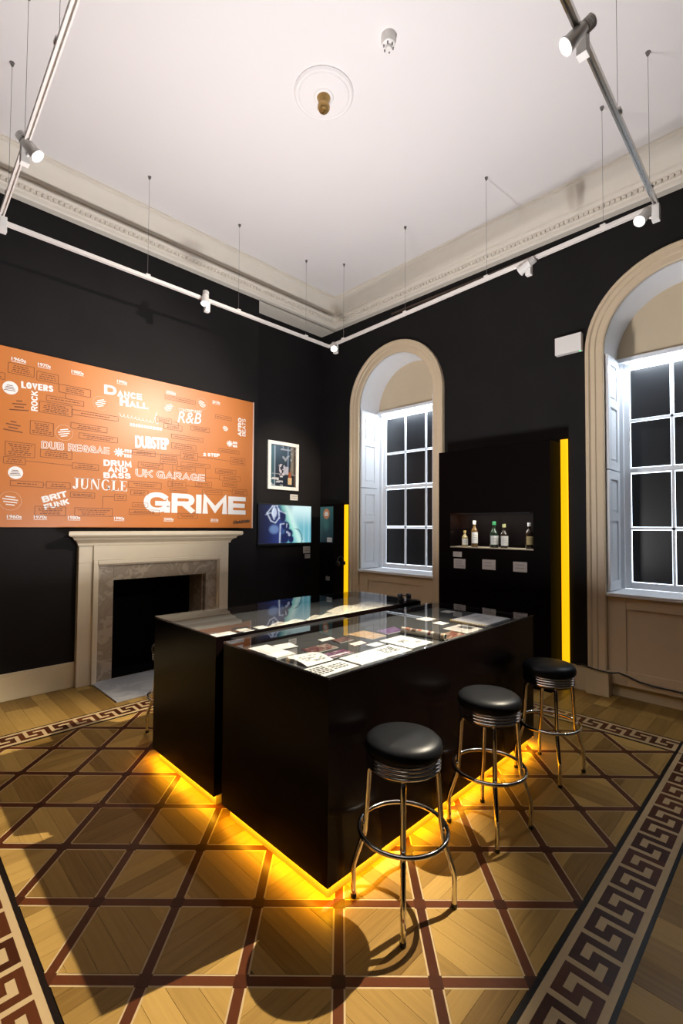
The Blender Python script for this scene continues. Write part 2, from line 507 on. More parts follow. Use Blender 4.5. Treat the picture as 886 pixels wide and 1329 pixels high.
# ------------------------------------------------------------------ walls, ceiling, cornice
wl = MB()
wl.box(RX - .25, WX, BY - .1, 1.93, -.1, CZ).box(RX - .25, WX, 3.05, 3.87, -.1, CZ).box(RX - .25, WX, 1.93, 3.05, 1.12, CZ)
wl.box(RX - .25, RX, 3.87, WY + .3, -.1, CZ).box(RX - .25, RX - .02, 1.93, 3.05, -.1, 1.12)
struct(wl.build('wall_left', BLACK))
WCX = (-4.315, -0.815); ZS = 3.60; RIN, ROUT = 0.69, 0.862
wr = MB(); ops = []
edges = [RX]
for cx in WCX: edges += [cx - .75, cx + .75]
edges.append(BX + .1)
for a, b in ((edges[0], edges[1]), (edges[2], edges[3]), (edges[4], edges[5])): wr.box(a, b, WY, WY + .15, -.1, CZ)
for cx in WCX:
    N = 24
    for k in range(N):
        a0, a1 = PI - PI * k / N, PI - PI * (k + 1) / N
        x0, x1 = cx + .75 * math.cos(a0), cx + .75 * math.cos(a1); z0, z1 = ZS + .75 * math.sin(a0), ZS + .75 * math.sin(a1)
        wr.prism([(x0, WY, z0), (x1, WY, z1), (x1, WY, CZ), (x0, WY, CZ)], (0, .15, 0))
struct(wr.build('wall_right', BLACK))
struct(B(BX, BX + .15, BY - .15, WY + .15, -.1, CZ).build('wall_back', BLACK))
struct(B(RX - .25, BX + .15, BY - .15, BY, -.1, CZ).build('wall_front', BLACK))
ceiling = struct(B(RX - .25, BX + .15, BY - .15, WY + .3, CZ, CZ + .1).build('ceiling', CEIL))

PROF = [(0, 4.985), (.085, 4.985), (.10, 5.0), (.105, 5.03), (.12, 5.04), (.12, 5.075), (.15, 5.085), (.165, 5.115), (.165, 5.13), (.18, 5.135),
        (.195, 5.17), (.225, 5.225), (.265, 5.275), (.31, 5.305), (.315, 5.325), (.335, 5.33), (.335, CZ), (0, CZ)]
rect = [(WX, BY), (WX, WY), (BX, WY), (BX, BY)]; inn = [(1, 1), (1, -1), (-1, -1), (-1, 1)]
cm = MB(); n = len(PROF)
vs = [(rect[i][0] + inn[i][0] * p, rect[i][1] + inn[i][1] * p, z) for i in range(4) for p, z in PROF]
fs = []
for i in range(4):
    j = (i + 1) % 4
    for k in range(n): fs.append((i * n + k, i * n + (k + 1) % n, j * n + (k + 1) % n, j * n + k))
cm.add(vs, fs)
cornice = struct(cm.build('trim_1', CORN, smooth=25))
struct(B(RX, WX + .02, 3.87, WY, 4.985, CZ).build('soffit', CORN, cornice))
dm = MB(); y = BY + .2
while y < WY - .2:
    dm.box(WX + .118, WX + .142, y, y + .028, 5.045, 5.075); y += .05
x = WX + .2
while x < BX - .2:
    dm.box(x, x + .028, WY - .142, WY - .118, 5.045, 5.075); x += .05
tag(dm.build('egg_and_dart_row', CORN, cornice), kind='stuff')
tr = B(-4.35, -1.45, WY - .035, WY, 4.87, 4.90).build('trim_2', paint('dark_rail', (.05, .03, .02), .5)); struct(tr)

# skirtings
sk = MB(); sk.box(WX, WX + .022, BY, 1.56, 0, .235).box(WX, WX + .014, BY, 1.56, .235, .265).box(WX, WX + .022, 3.38, 3.87, 0, .235)
struct(sk.build('baseboard_left', BASEP, bevel=.004))
sk = MB(); sk.box(RX, -5.58, WY - .022, WY, 0, .24).box(-3.46, WCX[1] - .85, WY - .022, WY, 0, .235).box(-3.46, WCX[1] - .85, WY - .014, WY, .235, .255)
struct(sk.build('baseboard_right', BASEP, bevel=.004))

# ------------------------------------------------------------------ fireplace
fp = thing('fireplace', (WX, 2.47, 0), 'cream painted fireplace with mottled marble slips below the orange board', 'fireplace')
for a, b in ((1.56, 1.75), (3.22, 3.375)): B(WX, WX + .075, a, b, 0, 1.31).build('jamb', MANT, fp, bevel=.004)
B(WX, WX + .075, 1.56, 3.375, 1.31, 1.50).build('frieze', MANT, fp, bevel=.003)
B(WX + .07, WX + .095, 1.70, 3.245, 1.335, 1.50).build('frieze_panel', MANT, fp, bevel=.004)
bd = MB()
for a, b, c in ((0, .045, .105), (.045, .06, .085)):
    bd.box(WX + .02, WX + c, 1.70 + a, 1.70 + b, 0, 1.335 - a).box(WX + .02, WX + c, 3.27 - b, 3.27 - a, 0, 1.335 - a)
    bd.box(WX + .02, WX + c, 1.70 + b, 3.27 - b, 1.335 - b, 1.335 - a)
bd.build('architrave', MANT, fp, bevel=.006)
B(WX, WX + .052, 1.755, 1.925, 0, 1.28).build('marble_slip', MARB, fp, bevel=.002)
B(WX, WX + .052, 3.058, 3.215, 0, 1.28).build('marble_slip', MARB, fp, bevel=.002)
B(WX, WX + .052, 1.925, 3.058, 1.105, 1.28).build('marble_slip', MARB, fp, bevel=.002)
sh = MB(); pr = [(.08, 1.50), (.10, 1.50), (.105, 1.525), (.13, 1.55), (.17, 1.565), (.175, 1.58), (.20, 1.595), (.235, 1.60), (.25, 1.615), (.25, 1.645), (.24, 1.655), (.0, 1.655), (0, 1.50)]
y0, y1 = 1.56, 3.375; n = len(pr); vs = []
for s in (0, 1):
    for p, z in pr:
        e = max(0, p - .08)
        vs.append((WX + p, (y0 - e * .85) if s == 0 else (y1 + e * .65), z))
sh.add(vs, [list(range(n)), list(range(n, 2 * n))[::-1]] + [(k, n + k, n + (k + 1) % n, (k + 1) % n) for k in range(n)])
sh.build('mantel_shelf', MANT, fp, smooth=30)
fb = MB(); fb.box(RX - .01, RX + .0, 1.93, 3.05, 0, 1.11).box(RX, WX, 1.93, 1.94, 0, 1.11).box(RX, WX, 1.93, 3.05, 1.10, 1.115).box(RX, WX, 1.93, 3.05, 0, .012)
fb.build('firebox', FIREB, fp)
B(RX, WX, 3.03, 3.05, 0, 1.11).build('firebox_cheek', MARB, fp)
B(WX + .05, -4.775, 1.715, 3.26, 0, .014).build('hearth_slab', HEARTH, fp, bevel=.003)

# ------------------------------------------------------------------ windows
def arch_path(cx, zb):
    pts = [(-1, 0, zb), (-1, 0, ZS)]
    N = 28
    return N


def sweep_arch(cx, prof, zb, N=32):
    """prof: (radius, y) outline; runs up the left jamb, round the arch and down the right jamb"""
    m = MB(); st = [(PI, zb)] + [(PI - PI * k / N, None) for k in range(N + 1)] + [(0, zb)]
    vs = []
    for a, zf in st:
        for r, y in prof:
            vs.append((cx + r * math.cos(a), y, (zf if zf is not None else ZS + r * math.sin(a))))
    n = len(prof); M_ = len(st); fs = []
    for i in range(M_ - 1):
        for k in range(n): fs.append((i * n + k, i * n + (k + 1) % n, (i + 1) * n + (k + 1) % n, (i + 1) * n + k))
    fs += [list(range(n))[::-1], list(range((M_ - 1) * n, M_ * n))]
    return m.add(vs, fs)


SY = 5.94


def window(idx, cx):
    w = bpy.data.objects.new('window_%d' % idx, None); COL.objects.link(w); w.location = (cx, WY, 0); ORIG[w] = Vector((cx, WY, 0)); w['kind'] = 'structure'
    sweep_arch(cx, [(RIN, WY + .02), (RIN, WY - .022), (RIN + .012, WY - .03), (.762, WY - .03), (.772, WY - .040), (.815, WY - .040), (.828, WY - .058), (.85, WY - .062), (ROUT, WY - .052), (ROUT, WY + .02)], 0.0).build('casing', CREAM, w, smooth=30)
    sweep_arch(cx, [(RIN, WY), (RIN, SY + .03), (.745, SY + .03), (.745, WY)], 1.0).build('reveal', WHITE, w, smooth=30)
    for s in (-1, 1):
        xa, xb = sorted((cx + s * (ROUT + .015), cx + s * (RIN - .03)))
        B(xa, xb, WY - .075, WY + .06, 0, .255).build('plinth_block', BASEP, w, bevel=.005)
    # cream tympanum above the sash
    ty = MB(); ap = [(cx + .70 * math.cos(PI * k / 28), ZS + .70 * math.sin(PI * k / 28)) for k in range(29)]
    ap = [(cx + .70, ZS - .03)] + ap + [(cx - .70, ZS - .03)]
    ty.prism([(x, SY - .07, z) for x, z in ap], (0, .05, 0)); ty.build('tympanum', CREAM, w)
    B(cx - .69, cx + .69, SY - .13, SY - .02, 3.555, 3.60).build('head_box', WHITE, w, bevel=.003)
    B(cx - .60, cx + .60, SY - .115, SY - .085, 3.538, 3.556).build('led_tube', TUBE, w)
    for s in (-1, 1):
        xa, xb = sorted((cx + s * .585, cx + s * .69))
        B(xa, xb, SY - .02, SY + .02, 1.06, 3.56).build('sash_stile', WHITE, w, bevel=.004)
        xa, xb = sorted((cx + s * .64, cx + s * .69))
        B(xa, xb, SY - .06, SY - .018, 1.06, 3.56).build('stop_bead', WHITE, w, bevel=.004)
    for z0, z1, dy in ((3.50, 3.56, 0), (2.335, 2.385, -.02), (1.06, 1.13, 0)): B(cx - .585, cx + .585, SY - .022 + dy, SY + .02, z0, z1).build('sash_rail', WHITE, w, bevel=.004)
    for z in (2.915, 1.72): B(cx - .585, cx + .585, SY - .016, SY + .014, z - .012, z + .012).build('glazing_bar', WHITE, w)
    xs = [-.585, -.195, .195, .585]
    for x in xs[1:3]: 
        for z0, z1 in ((2.385, 3.50), (1.13, 2.335)): B(cx + x - .012, cx + x + .012, SY - .016, SY + .014, z0, z1).build('glazing_bar', WHITE, w)
    zs = [1.13, 1.72, 2.36, 2.915, 3.50]
    for i in range(3):
        for j in range(4):
            g = .0185
            z0 = zs[j] + (g if j else .006); z1 = zs[j + 1] - g
            if j == 1: z1 -= .018
            if j == 2: z0 += .018
            B(cx + xs[i] + (g if i else .008), cx + xs[i + 1] - (g if i < 2 else .008), SY - .002, SY + .008, z0, z1).build('pane', BLKPANE, w)
    B(cx - .70, cx + .70, SY + .035, SY + .045, 1.05, 3.58).build('daylight_sheet', DAY, w)
    # panelled folding shutters on both jambs
    for s in (-1, 1):
        for z0, z1, cut in ((1.07, 2.33, 1.84), (2.345, 3.56, 2.55 if False else 3.05)):
            m = MB()

            def bx(y0, y1, za, zb, t0, t1):
                xa, xb = sorted((cx + s * (RIN - t0), cx + s * (RIN - t1))); m.box(xa, xb, y0, y1, za, zb)
            ya, yb = WY + .015, SY - .14
            bx(ya, yb, z0, z1, 0, .016)
            bx(ya, ya + .075, z0, z1, .016, .034); bx(yb - .075, yb, z0, z1, .016, .034)
            for za, zb in ((z0, z0 + .09), (cut - .04, cut + .05), (z1 - .09, z1)): bx(ya + .075, yb - .075, za, zb, .016, .034)
            for za, zb in ((z0 + .115, cut - .065), (cut + .075, z1 - .115)): bx(ya + .105, yb - .105, za, zb, .016, .028)
            m.build('shutter_leaf', WHITE, w, bevel=.003)
    B(cx - RIN, cx + RIN, WY - .02, SY - .02, 1.022, 1.058).build('sill', WHITE, w, bevel=.005)
    ap = MB(); y = WY + .03
    ap.box(cx - RIN, cx + RIN, y, y + .03, .13, 1.022)
    for x0, x1, z0, z1 in ((-.69, -.52, .13, 1.022), (.52, .69, .13, 1.022), (-.52, .52, .13, .28), (-.52, .52, .90, 1.022)): ap.box(cx + x0, cx + x1, y - .014, y, z0, z1)
    ap.build('apron', CREAM, w, bevel=.004)
    B(cx - RIN, cx + RIN, y + .04, y + .06, 0, .14).build('apron_skirting', BASEP, w)
    area('window_head_light', (cx, SY - .10, 3.53), (0, -.25, -1), 1.15, .02, 21, (.80, .90, 1.0))
    return w


for i, cx in enumerate(WCX): window(i + 1, cx)

# ------------------------------------------------------------------ text helper
def text_verts(body, bold=0.0, outline=0.0):
    c = bpy.data.curves.new('text', 'FONT'); c.body = body; c.size = 1.0; c.resolution_u = 5
    if outline: c.fill_mode = 'NONE'; c.bevel_depth = outline; c.bevel_resolution = 0; c.offset = bold
    else: c.offset = bold
    o = bpy.data.objects.new('text', c); COL.objects.link(o)
    bpy.context.view_layer.update()
    me = bpy.data.meshes.new_from_object(o.evaluated_get(bpy.context.evaluated_depsgraph_get()))
    vs = [tuple(v.co) for v in me.vertices]; fs = [list(p.vertices) for p in me.polygons]
    bpy.data.objects.remove(o); bpy.data.meshes.remove(me); bpy.data.curves.remove(c)
    return vs, fs


def fit(vs, flatz=True):
    x0 = min(v[0] for v in vs); x1 = max(v[0] for v in vs); y0 = min(v[1] for v in vs); y1 = max(v[1] for v in vs)
    return [((v[0] - x0) / (x1 - x0), (v[1] - y0) / (y1 - y0)) for v in vs]


# ------------------------------------------------------------------ orange board
BT = WX + .024
board = thing('timeline_board', (WX, 2.1, 1.70), 'wide orange printed board of music genres in white lettering above the fireplace', 'board')
B(WX + .002, BT, .40, 3.785, 1.695, 3.472).build('panel', ORANGE, board)
B(WX + .002, BT + .0012, 3.770, 3.788, 1.692, 3.475).build('edge_strip', BOARDEDGE, board)
PX = BT + .0012


def on_board(vs2, a, b, h, shear=0.0):
    a = Vector(a); b = Vector(b); d = b - a; n = Vector((-d.y, d.x)).normalized() * h
    return [(PX, a.x + d.x * (u + shear * v) + n.x * v, a.y + d.y * (u + shear * v) + n.y * v) for u, v in vs2]


def lettering(body, ya, za, yb, zb, h, bold=.03, outline=False, shear=0, mat=None):
    """flat printed word; weight comes from closely stacked shifted copies of the word"""
    vs, fs = text_verts(body)
    L = math.hypot(yb - ya, zb - za); x0 = min(v[0] for v in vs); x1 = max(v[0] for v in vs); y0 = min(v[1] for v in vs); y1 = max(v[1] for v in vs)
    bx_ = bold * h; by_ = bold * h * .7; m = MB(); k_ = 0
    sh_ = [(0, 0)] + [(math.cos(2 * PI * q / 10), math.sin(2 * PI * q / 10)) for q in range(10)] if bold else [(0, 0)]
    for dx, dy in sh_:
        V = [((bx_ + dx * bx_ + (v[0] - x0) / (x1 - x0) * (L - 2 * bx_)) / L, (by_ + dy * by_ + (v[1] - y0) / (y1 - y0) * (h - 2 * by_)) / h) for v in vs]
        m.add([(p[0] + k_ * .00008, p[1], p[2]) for p in on_board(V, (ya, za), (yb, zb), h, shear)], fs); k_ += 1
    o = m.build('lettering', mat or WPRINT, board)
    if outline:
        m = MB(); k_ = 0
        for dx, dy in [(0, 0)] + [(math.cos(2 * PI * q / 8), math.sin(2 * PI * q / 8)) for q in range(8)]:
            V = [((bx_ + dx * bx_ * .42 + (v[0] - x0) / (x1 - x0) * (L - 2 * bx_)) / L, (by_ + dy * by_ * .42 + (v[1] - y0) / (y1 - y0) * (h - 2 * by_)) / h) for v in vs]
            m.add([(p[0] + .0011 + k_ * .00005, p[1], p[2]) for p in on_board(V, (ya, za), (yb, zb), h, shear)], fs); k_ += 1
        m.build('letter_filling', ORANGE, board)
    return o


TX = [('LOVERS', 1.016, 3.088, 1.296, 3.102, 0.067), ('R&B', 2.654, 3.003, 2.967, 3.035, 0.143), ('DUBSTEP', 2.144, 2.625, 2.554, 2.647, 0.149),
      ('DUB REGGAE', 1.203, 2.502, 1.862, 2.516, 0.079), ('DRUM', 1.803, 2.381, 2.108, 2.393, 0.071), ('AND', 1.851, 2.315, 2.066, 2.324, 0.064),
      ('BASS', 1.805, 2.245, 2.101, 2.258, 0.064), ('UK GARAGE', 2.154, 2.290, 3.038, 2.296, 0.091), ('BRIT', 1.232, 1.945, 1.457, 2.022, 0.064),
      ('FUNK', 1.250, 1.872, 1.474, 1.944, 0.058), ('GRIME', 2.255, 1.878, 3.667, 1.879, 0.242), ('2 STEP', 3.011, 2.625, 3.252, 2.640, 0.043),
      ('CONTEMPORARY', 2.671, 3.150, 2.985, 3.177, 0.038),
      ('D', 1.792, 3.190, 1.925, 3.194, 0.105), ('ANCE', 1.932, 3.186, 2.212, 3.198, 0.074), ('H', 1.962, 3.088, 2.060, 3.092, 0.105), ('ALL', 2.066, 3.090, 2.290, 3.104, 0.074)]
def arcp(cx, cz, rx, rz, a0, a1, n=10):
    """rounded corner run with squarish shoulders, angles in quarter turns"""
    out = []
    for k in range(n + 1):
        a = (a0 + (a1 - a0) * k / n) * PI / 2; c, s_ = math.cos(a), math.sin(a)
        out.append((cx + rx * math.copysign(abs(c) ** .9, c), cz + rz * math.copysign(abs(s_) ** .9, s_)))
    return out


GLY = {
    'A': (1.05, [[(0, 0), (.5, 1), (1, 0)], [(.2, .28), (.8, .28)]]),
    'B': (.95, [[(0, 0), (0, 1)] + arcp(.68, .77, .26, .23, 1, -1) + [(0, .54)], [(0, .54)] + arcp(.72, .27, .28, .27, 1, -1) + [(0, 0)]]),
    'C': (1.0, [arcp(.5, .5, .5, .5, .45, 3.55, 22)]),
    'D': (1.0, [[(0, 0), (0, 1)] + arcp(.5, .5, .5, .5, 1, -1, 16) + [(0, 0)]]),
    'E': (.85, [[(1, 1), (0, 1), (0, 0), (1, 0)], [(0, .5), (.92, .5)]]),
    'F': (.82, [[(1, 1), (0, 1), (0, 0)], [(0, .48), (.9, .48)]]),
    'G': (1.05, [arcp(.5, .5, .5, .5, .45, 4, 24) + [(1, .44), (.55, .44)], [(1, .44), (1, 0)]]),
    'H': (1.0, [[(0, 0), (0, 1)], [(1, 0), (1, 1)], [(0, .5), (1, .5)]]),
    'I': (.0, [[(0, 0), (0, 1)]]),
    'K': (.98, [[(0, 0), (0, 1)], [(1, 1), (.1, .45)], [(.35, .6), (1, 0)]]),
    'L': (.8, [[(0, 1), (0, 0), (1, 0)]]),
    'M': (1.2, [[(0, 0), (0, 1), (.5, .15), (1, 1), (1, 0)]]),
    'N': (1.0, [[(0, 0), (0, 1), (1, 0), (1, 1)]]),
    'O': (1.05, [arcp(.5, .5, .5, .5, 0, 4, 28)]),
    'P': (.92, [[(0, 0), (0, 1)] + arcp(.68, .72, .32, .28, 1, -1) + [(0, .44)]]),
    'R': (.98, [[(0, 0), (0, 1)] + arcp(.68, .74, .30, .26, 1, -1) + [(0, .48)], [(.5, .48), (1, 0)]]),
    'S': (.92, [arcp(.5, .77, .46, .23, .25, 3, 14) + arcp(.5, .27, .5, .27, 1, -1.8, 16)]),
    'T': (.95, [[(0, 1), (1, 1)], [(.5, 1), (.5, 0)]]),
    'U': (1.0, [[(0, 1), (0, .45)] + arcp(.5, .42, .5, .42, 2, 4, 14) + [(1, .45), (1, 1)]]),
    'V': (1.05, [[(0, 1), (.5, 0), (1, 1)]]),
    '2': (.85, [arcp(.5, .70, .46, .30, 1.9, -.3, 12) + [(0, 0), (1, 0)]]),
}


def strip(m, pts, tx, tz, put):
    """one pen stroke: mitred ribbon, tx wide on stems and tz on bars"""
    n = len(pts); L_ = []; R_ = []
    cl = n > 3 and math.hypot(pts[0][0] - pts[-1][0], pts[0][1] - pts[-1][1]) < 1e-6
    P_ = [(p[0] / tx, p[1] / tz) for p in pts]
    for i in range(n):
        a_ = P_[i - 1] if i else (P_[-2] if cl else None); b_ = P_[i + 1] if i < n - 1 else (P_[1] if cl else None); p = P_[i]
        d1 = Vector((p[0] - a_[0], p[1] - a_[1])).normalized() if a_ else None
        d2 = Vector((b_[0] - p[0], b_[1] - p[1])).normalized() if b_ else None
        ext = Vector((0, 0))
        if d1 is None: d1 = d2; ext = -d2 * (.5 if abs(d2.x) < .01 or abs(d2.y) < .01 else .35)
        elif d2 is None: d2 = d1; ext = d1 * (.5 if abs(d1.x) < .01 or abs(d1.y) < .01 else .35)
        nn = Vector((-d1.y - d2.y, d1.x + d2.x))
        nn = nn.normalized() if nn.length > 1e-4 else Vector((-d1.y, d1.x))
        k = min(1.9, 1 / max(.2, nn.dot(Vector((-d1.y, d1.x))))) * .5
        L_.append(((p[0] + ext.x + nn.x * k) * tx, (p[1] + ext.y + nn.y * k) * tz)); R_.append(((p[0] + ext.x - nn.x * k) * tx, (p[1] + ext.y - nn.y * k) * tz))
    for i in range(n - 1): m.add([put(q, i) for q in (L_[i], R_[i], R_[i + 1], L_[i + 1])], [(0, 1, 2, 3)])


def block_word(body, ya, za, yb, zb, h, t=.26, outline=False):
    """extended heavy sans lettering drawn with broad strokes, one part per word"""
    d = Vector((yb - ya, zb - za)); L = d.length; d.normalize(); nz = Vector((-d.y, d.x)); tz = t * h * .80
    words = body.split(' '); adv = lambda ch: GLY[ch][0]
    units = sum(adv(c) for w_ in words for c in w_)
    nl = sum(len(w_) for w_ in words); gaps = sum(len(w_) - 1 for w_ in words)
    tx = t * h * 1.05
    gap = tx * .22; space = tx * 1.6
    free = L - nl * tx - gaps * gap - (len(words) - 1) * space
    if free / units < tx * .55: tx = L / (nl + .22 * gaps + 1.6 * (len(words) - 1) + units * .75); gap = tx * .22; space = tx * 1.6; free = L - nl * tx - gaps * gap - (len(words) - 1) * space
    q = free / units; x = 0
    for w_ in words:
        for lay in ((1.0, WPRINT, 'lettering', 0.0),) + (((.42, ORANGE, 'letter_filling', .0012),) if outline else ()):
            m = MB(); xx = x; k = 0
            for c in w_:
                g = adv(c) * q
                for st_ in GLY[c][1]:
                    pts = [(xx + tx / 2 + px_ * g, tz / 2 + pz * (h - tz)) for px_, pz in st_]
                    strip(m, pts, tx * lay[0], tz * lay[0], lambda p, j, k=k: (PX + lay[3] + k * .00006 + j * .000012, ya + d.x * p[0] + nz.x * p[1], za + d.y * p[0] + nz.y * p[1])); k += 1
                xx += g + tx + gap
            m.build(lay[2], lay[1], board)
        x = xx - gap + space


for t, a, b, c, d, h in TX:
    if t == 'R&B': lettering(t, a, b, c, d, h, .014, False, .12)
    elif t == 'DUBSTEP': lettering(t, a, b, c, d, h, .06)
    elif t == 'CONTEMPORARY': lettering(t, a, b, c, d, h, .01)
    else: block_word(t, a, b, c, d, h, {'GRIME': .30, 'LOVERS': .27, 'DUBSTEP': .20, 'DUB REGGAE': .27, 'UK GARAGE': .27}.get(t, .31), t in ('DUB REGGAE', 'UK GARAGE'))
block_word('ROCK', 1.161, 2.876, 1.158, 3.082, .057, .24)
block_word('AFRO', 3.585, 2.96, 3.583, 3.217, .058, .28)
block_word('BEATS', 3.650, 2.97, 3.648, 3.215, .056, .18)
for k, (a, w_) in enumerate(((.927, .123), (1.152, .116), (1.460, .120), (1.926, .112), (2.500, .125), (3.127, .118))):
    for zt in (3.335, 1.770):
        lettering(('1960s', '1970s', '1980s', '1990s', '2000s', '2010s')[k], a, zt + .012, a + w_, zt + .012, .034, .05)
        m = MB().add([(PX, a, zt), (PX, a + w_, zt), (PX, a + w_, zt + .005), (PX, a, zt + .005)], [(0, 1, 2, 3)])
        m.build('underline', WPRINT, board)


# JUNGLE in a heavy serif face, drawn stroke by stroke
def serif_word(y0, z0, y1, h):
    m = MB()
    gl = []

    def q(ox, pts): m.add([(PX, y0 + (ox + px_) * sx, z0 + pz * h) for px_, pz in pts], [tuple(range(len(pts)))])

    def rc(ox, a, b, c, d): q(ox, [(a, c), (b, c), (b, d), (a, d)])

    def arc(ox, cx, cz, ro, rzo, a0, a1, wt, wn, n=14):
        for k in range(n):
            P_ = []
            for a, inner in ((a0 + (a1 - a0) * k / n, 0), (a0 + (a1 - a0) * (k + 1) / n, 0), (a0 + (a1 - a0) * (k + 1) / n, 1), (a0 + (a1 - a0) * k / n, 1)):
                w_ = wn + (wt - wn) * abs(math.cos(a))
                P_.append((cx + (ro - inner * w_) * math.cos(a), cz + (rzo - inner * wn * 1.2) * math.sin(a)))
            q(ox, P_)
    adv = [.62, .92, .98, .95, .80, .80]; tot = sum(adv); sx = (y1 - y0) / tot
    o = 0
    rc(o, .26, .46, .2, 1); rc(o, .14, .58, .95, 1); arc(o, .23, .2, .23, .24, PI, 2 * PI, .2, .07); o += adv[0]       # J
    rc(o, .10, .30, .3, 1); rc(o, .0, .40, .95, 1); rc(o, .64, .71, .3, 1); rc(o, .54, .82, .95, 1); arc(o, .405, .3, .305, .32, PI, 2 * PI, .12, .07); o += adv[1]   # U
    rc(o, .08, .15, 0, 1); rc(o, .0, .26, 0, .05); rc(o, .0, .20, .95, 1); rc(o, .70, .77, 0, 1); rc(o, .60, .88, .95, 1); q(o, [(.05, 1), (.28, 1), (.77, 0), (.62, 0)]); o += adv[2]   # N
    arc(o, .44, .5, .42, .52, .7, 2 * PI - .55, .2, .06, 22); rc(o, .62, .80, .05, .44); rc(o, .5, .88, .40, .45); o += adv[3]     # G
    rc(o, .12, .32, 0, 1); rc(o, .0, .44, .95, 1); rc(o, .0, .70, 0, .05); q(o, [(.62, .05), (.70, .05), (.70, .30), (.66, .30)]); o += adv[4]     # L
    rc(o, .12, .32, 0, 1); rc(o, .0, .68, .95, 1); rc(o, .0, .72, 0, .05); rc(o, .32, .52, .48, .53); rc(o, .49, .53, .38, .64); q(o, [(.62, .05), (.72, .05), (.72, .30), (.68, .30)]); q(o, [(.64, .95), (.68, .72), (.68, .95)])
    m.build('lettering', WPRINT, board)


serif_word(1.498, 2.111, 2.070, .118)


BL = [0]


def bline(m, a, b, w_=.004, px=PX):
    BL[0] += 1; px += (BL[0] % 40) * .00002
    a = Vector(a); b = Vector(b); d = b - a; L = d.length
    if L < 1e-6: return
    n = Vector((-d.y, d.x)) / L * w_ / 2
    m.add([(px, *(a - n)), (px, *(b - n)), (px, *(b + n)), (px, *(a + n))], [(0, 1, 2, 3)])


# script word under DANCE HALL, and marks
m = MB(); pts = []
for k in range(150):
    t = k / 149; pts.append((1.955 + t * .40 + .010 * math.cos(t * 58), 2.985 + .017 * math.sin(t * 58) - .02 * t))
pts += [(2.37, 3.02), (2.395, 3.075), (2.385, 3.085), (2.375, 3.04), (2.375, 2.965), (2.395, 2.945), (2.415, 2.965)]
for a, b in zip(pts, pts[1:]): bline(m, a, b, .0055)
m.build('script_flourish', WPRINT, board)
m = MB(); x = 2.08
while x < 2.45:
    wv = random.uniform(.02, .034); m.add([(PX, x, 2.872), (PX, x + wv, 2.872), (PX, x + wv, 2.908), (PX, x, 2.908)], [(0, 1, 2, 3)]); x += wv + .008
tag(m.build('small_print', WPRINT, board), kind='stuff')


def logo(cy, cz, s):
    m = MB()
    for k in range(9):
        a = 2 * PI * k / 9 + .3; bline(m, (cy - .35 * s, cz), (cy - .35 * s + s * .55 * math.cos(a), cz + s * .5 * math.sin(a)), .016 * s / .1)
    for dz in (.24, -.3):
        for k in range(3): bline(m, (cy + s * (.35 + .28 * k), cz + dz * s - .18 * s), (cy + s * (.35 + .28 * k), cz + dz * s + .2 * s), .022 * s / .1)
    m.build('logo_mark', WPRINT, board)


logo(2.00, 2.551, .10); logo(3.43, 2.838, .085)

BOXES = [[0.903, 3.319, 1.122, 3.217], [1.146, 3.29, 1.34, 3.199], [1.348, 3.201, 1.653, 3.118], [1.235, 3.059, 1.587, 3.007], [1.176, 2.987, 1.475, 2.875], [1.478, 2.955, 1.949, 2.903], [1.101, 2.775, 1.306, 2.638], [1.468, 2.814, 1.832, 2.753], [1.547, 2.715, 1.945, 2.654], [0.898, 2.537, 1.146, 2.398], [0.887, 2.385, 1.067, 2.321], [1.195, 2.495, 1.485, 2.416], [1.492, 2.385, 1.752, 2.323], [0.948, 2.155, 1.228, 2.103], [1.255, 2.166, 1.475, 2.1], [1.479, 2.072, 1.719, 2.017], [1.16, 1.909, 1.439, 1.816], [1.525, 1.906, 1.908, 1.819], [1.925, 2.07, 2.056, 2.002], [0.7, 3.204, 0.879, 3.14], [2.489, 3.322, 2.888, 3.274], [3.177, 3.199, 3.421, 3.152], [2.385, 3.035, 2.578, 2.976], [2.481, 2.968, 2.715, 2.905], [2.832, 2.995, 3.095, 2.94], [2.58, 2.851, 3.004, 2.801], [2.583, 2.745, 2.907, 2.674], [2.113, 2.605, 2.383, 2.545], [2.7, 2.649, 2.934, 2.555], [2.448, 2.576, 2.655, 2.536], [2.445, 2.525, 2.664, 2.475], [2.71, 2.52, 3.111, 2.472], [2.181, 2.466, 2.477, 2.40], [2.653, 2.459, 2.904, 2.41], [3.189, 2.479, 3.502, 2.421], [3.252, 2.396, 3.574, 2.333], [3.298, 2.312, 3.518, 2.249], [3.419, 2.654, 3.647, 2.565], [3.237, 2.753, 3.549, 2.709], [2.078, 2.232, 2.463, 2.16], [2.905, 2.291, 3.137, 2.225], [2.546, 2.267, 2.778, 2.198], [2.103, 2.131, 2.304, 2.075], [2.574, 2.178, 2.795, 2.136], [3.006, 2.186, 3.292, 2.134], [3.449, 2.223, 3.687, 2.146], [2.126, 1.985, 2.306, 1.936], [2.091, 1.905, 2.444, 1.847], [2.682, 1.875, 2.946, 1.813]]
LINES = [[1.066, 2.36, 1.492, 2.354], [1.227, 2.133, 1.256, 2.131], [1.411, 3.059, 1.413, 3.118], [1.958, 2.56, 2.7, 2.60], [2.933, 2.608, 3.42, 2.60], [2.602, 2.472, 2.602, 2.198], [1.802, 1.906, 1.802, 2.041], [1.802, 2.041, 1.926, 2.041], [3.048, 2.346, 3.253, 2.350], [2.778, 2.225, 3.45, 2.192], [2.607, 3.005, 2.667, 3.005], [2.667, 3.005, 2.667, 2.968], [3.048, 2.475, 3.048, 2.304], [2.307, 1.864, 2.102, 1.864]]
m = MB(); tl = MB()
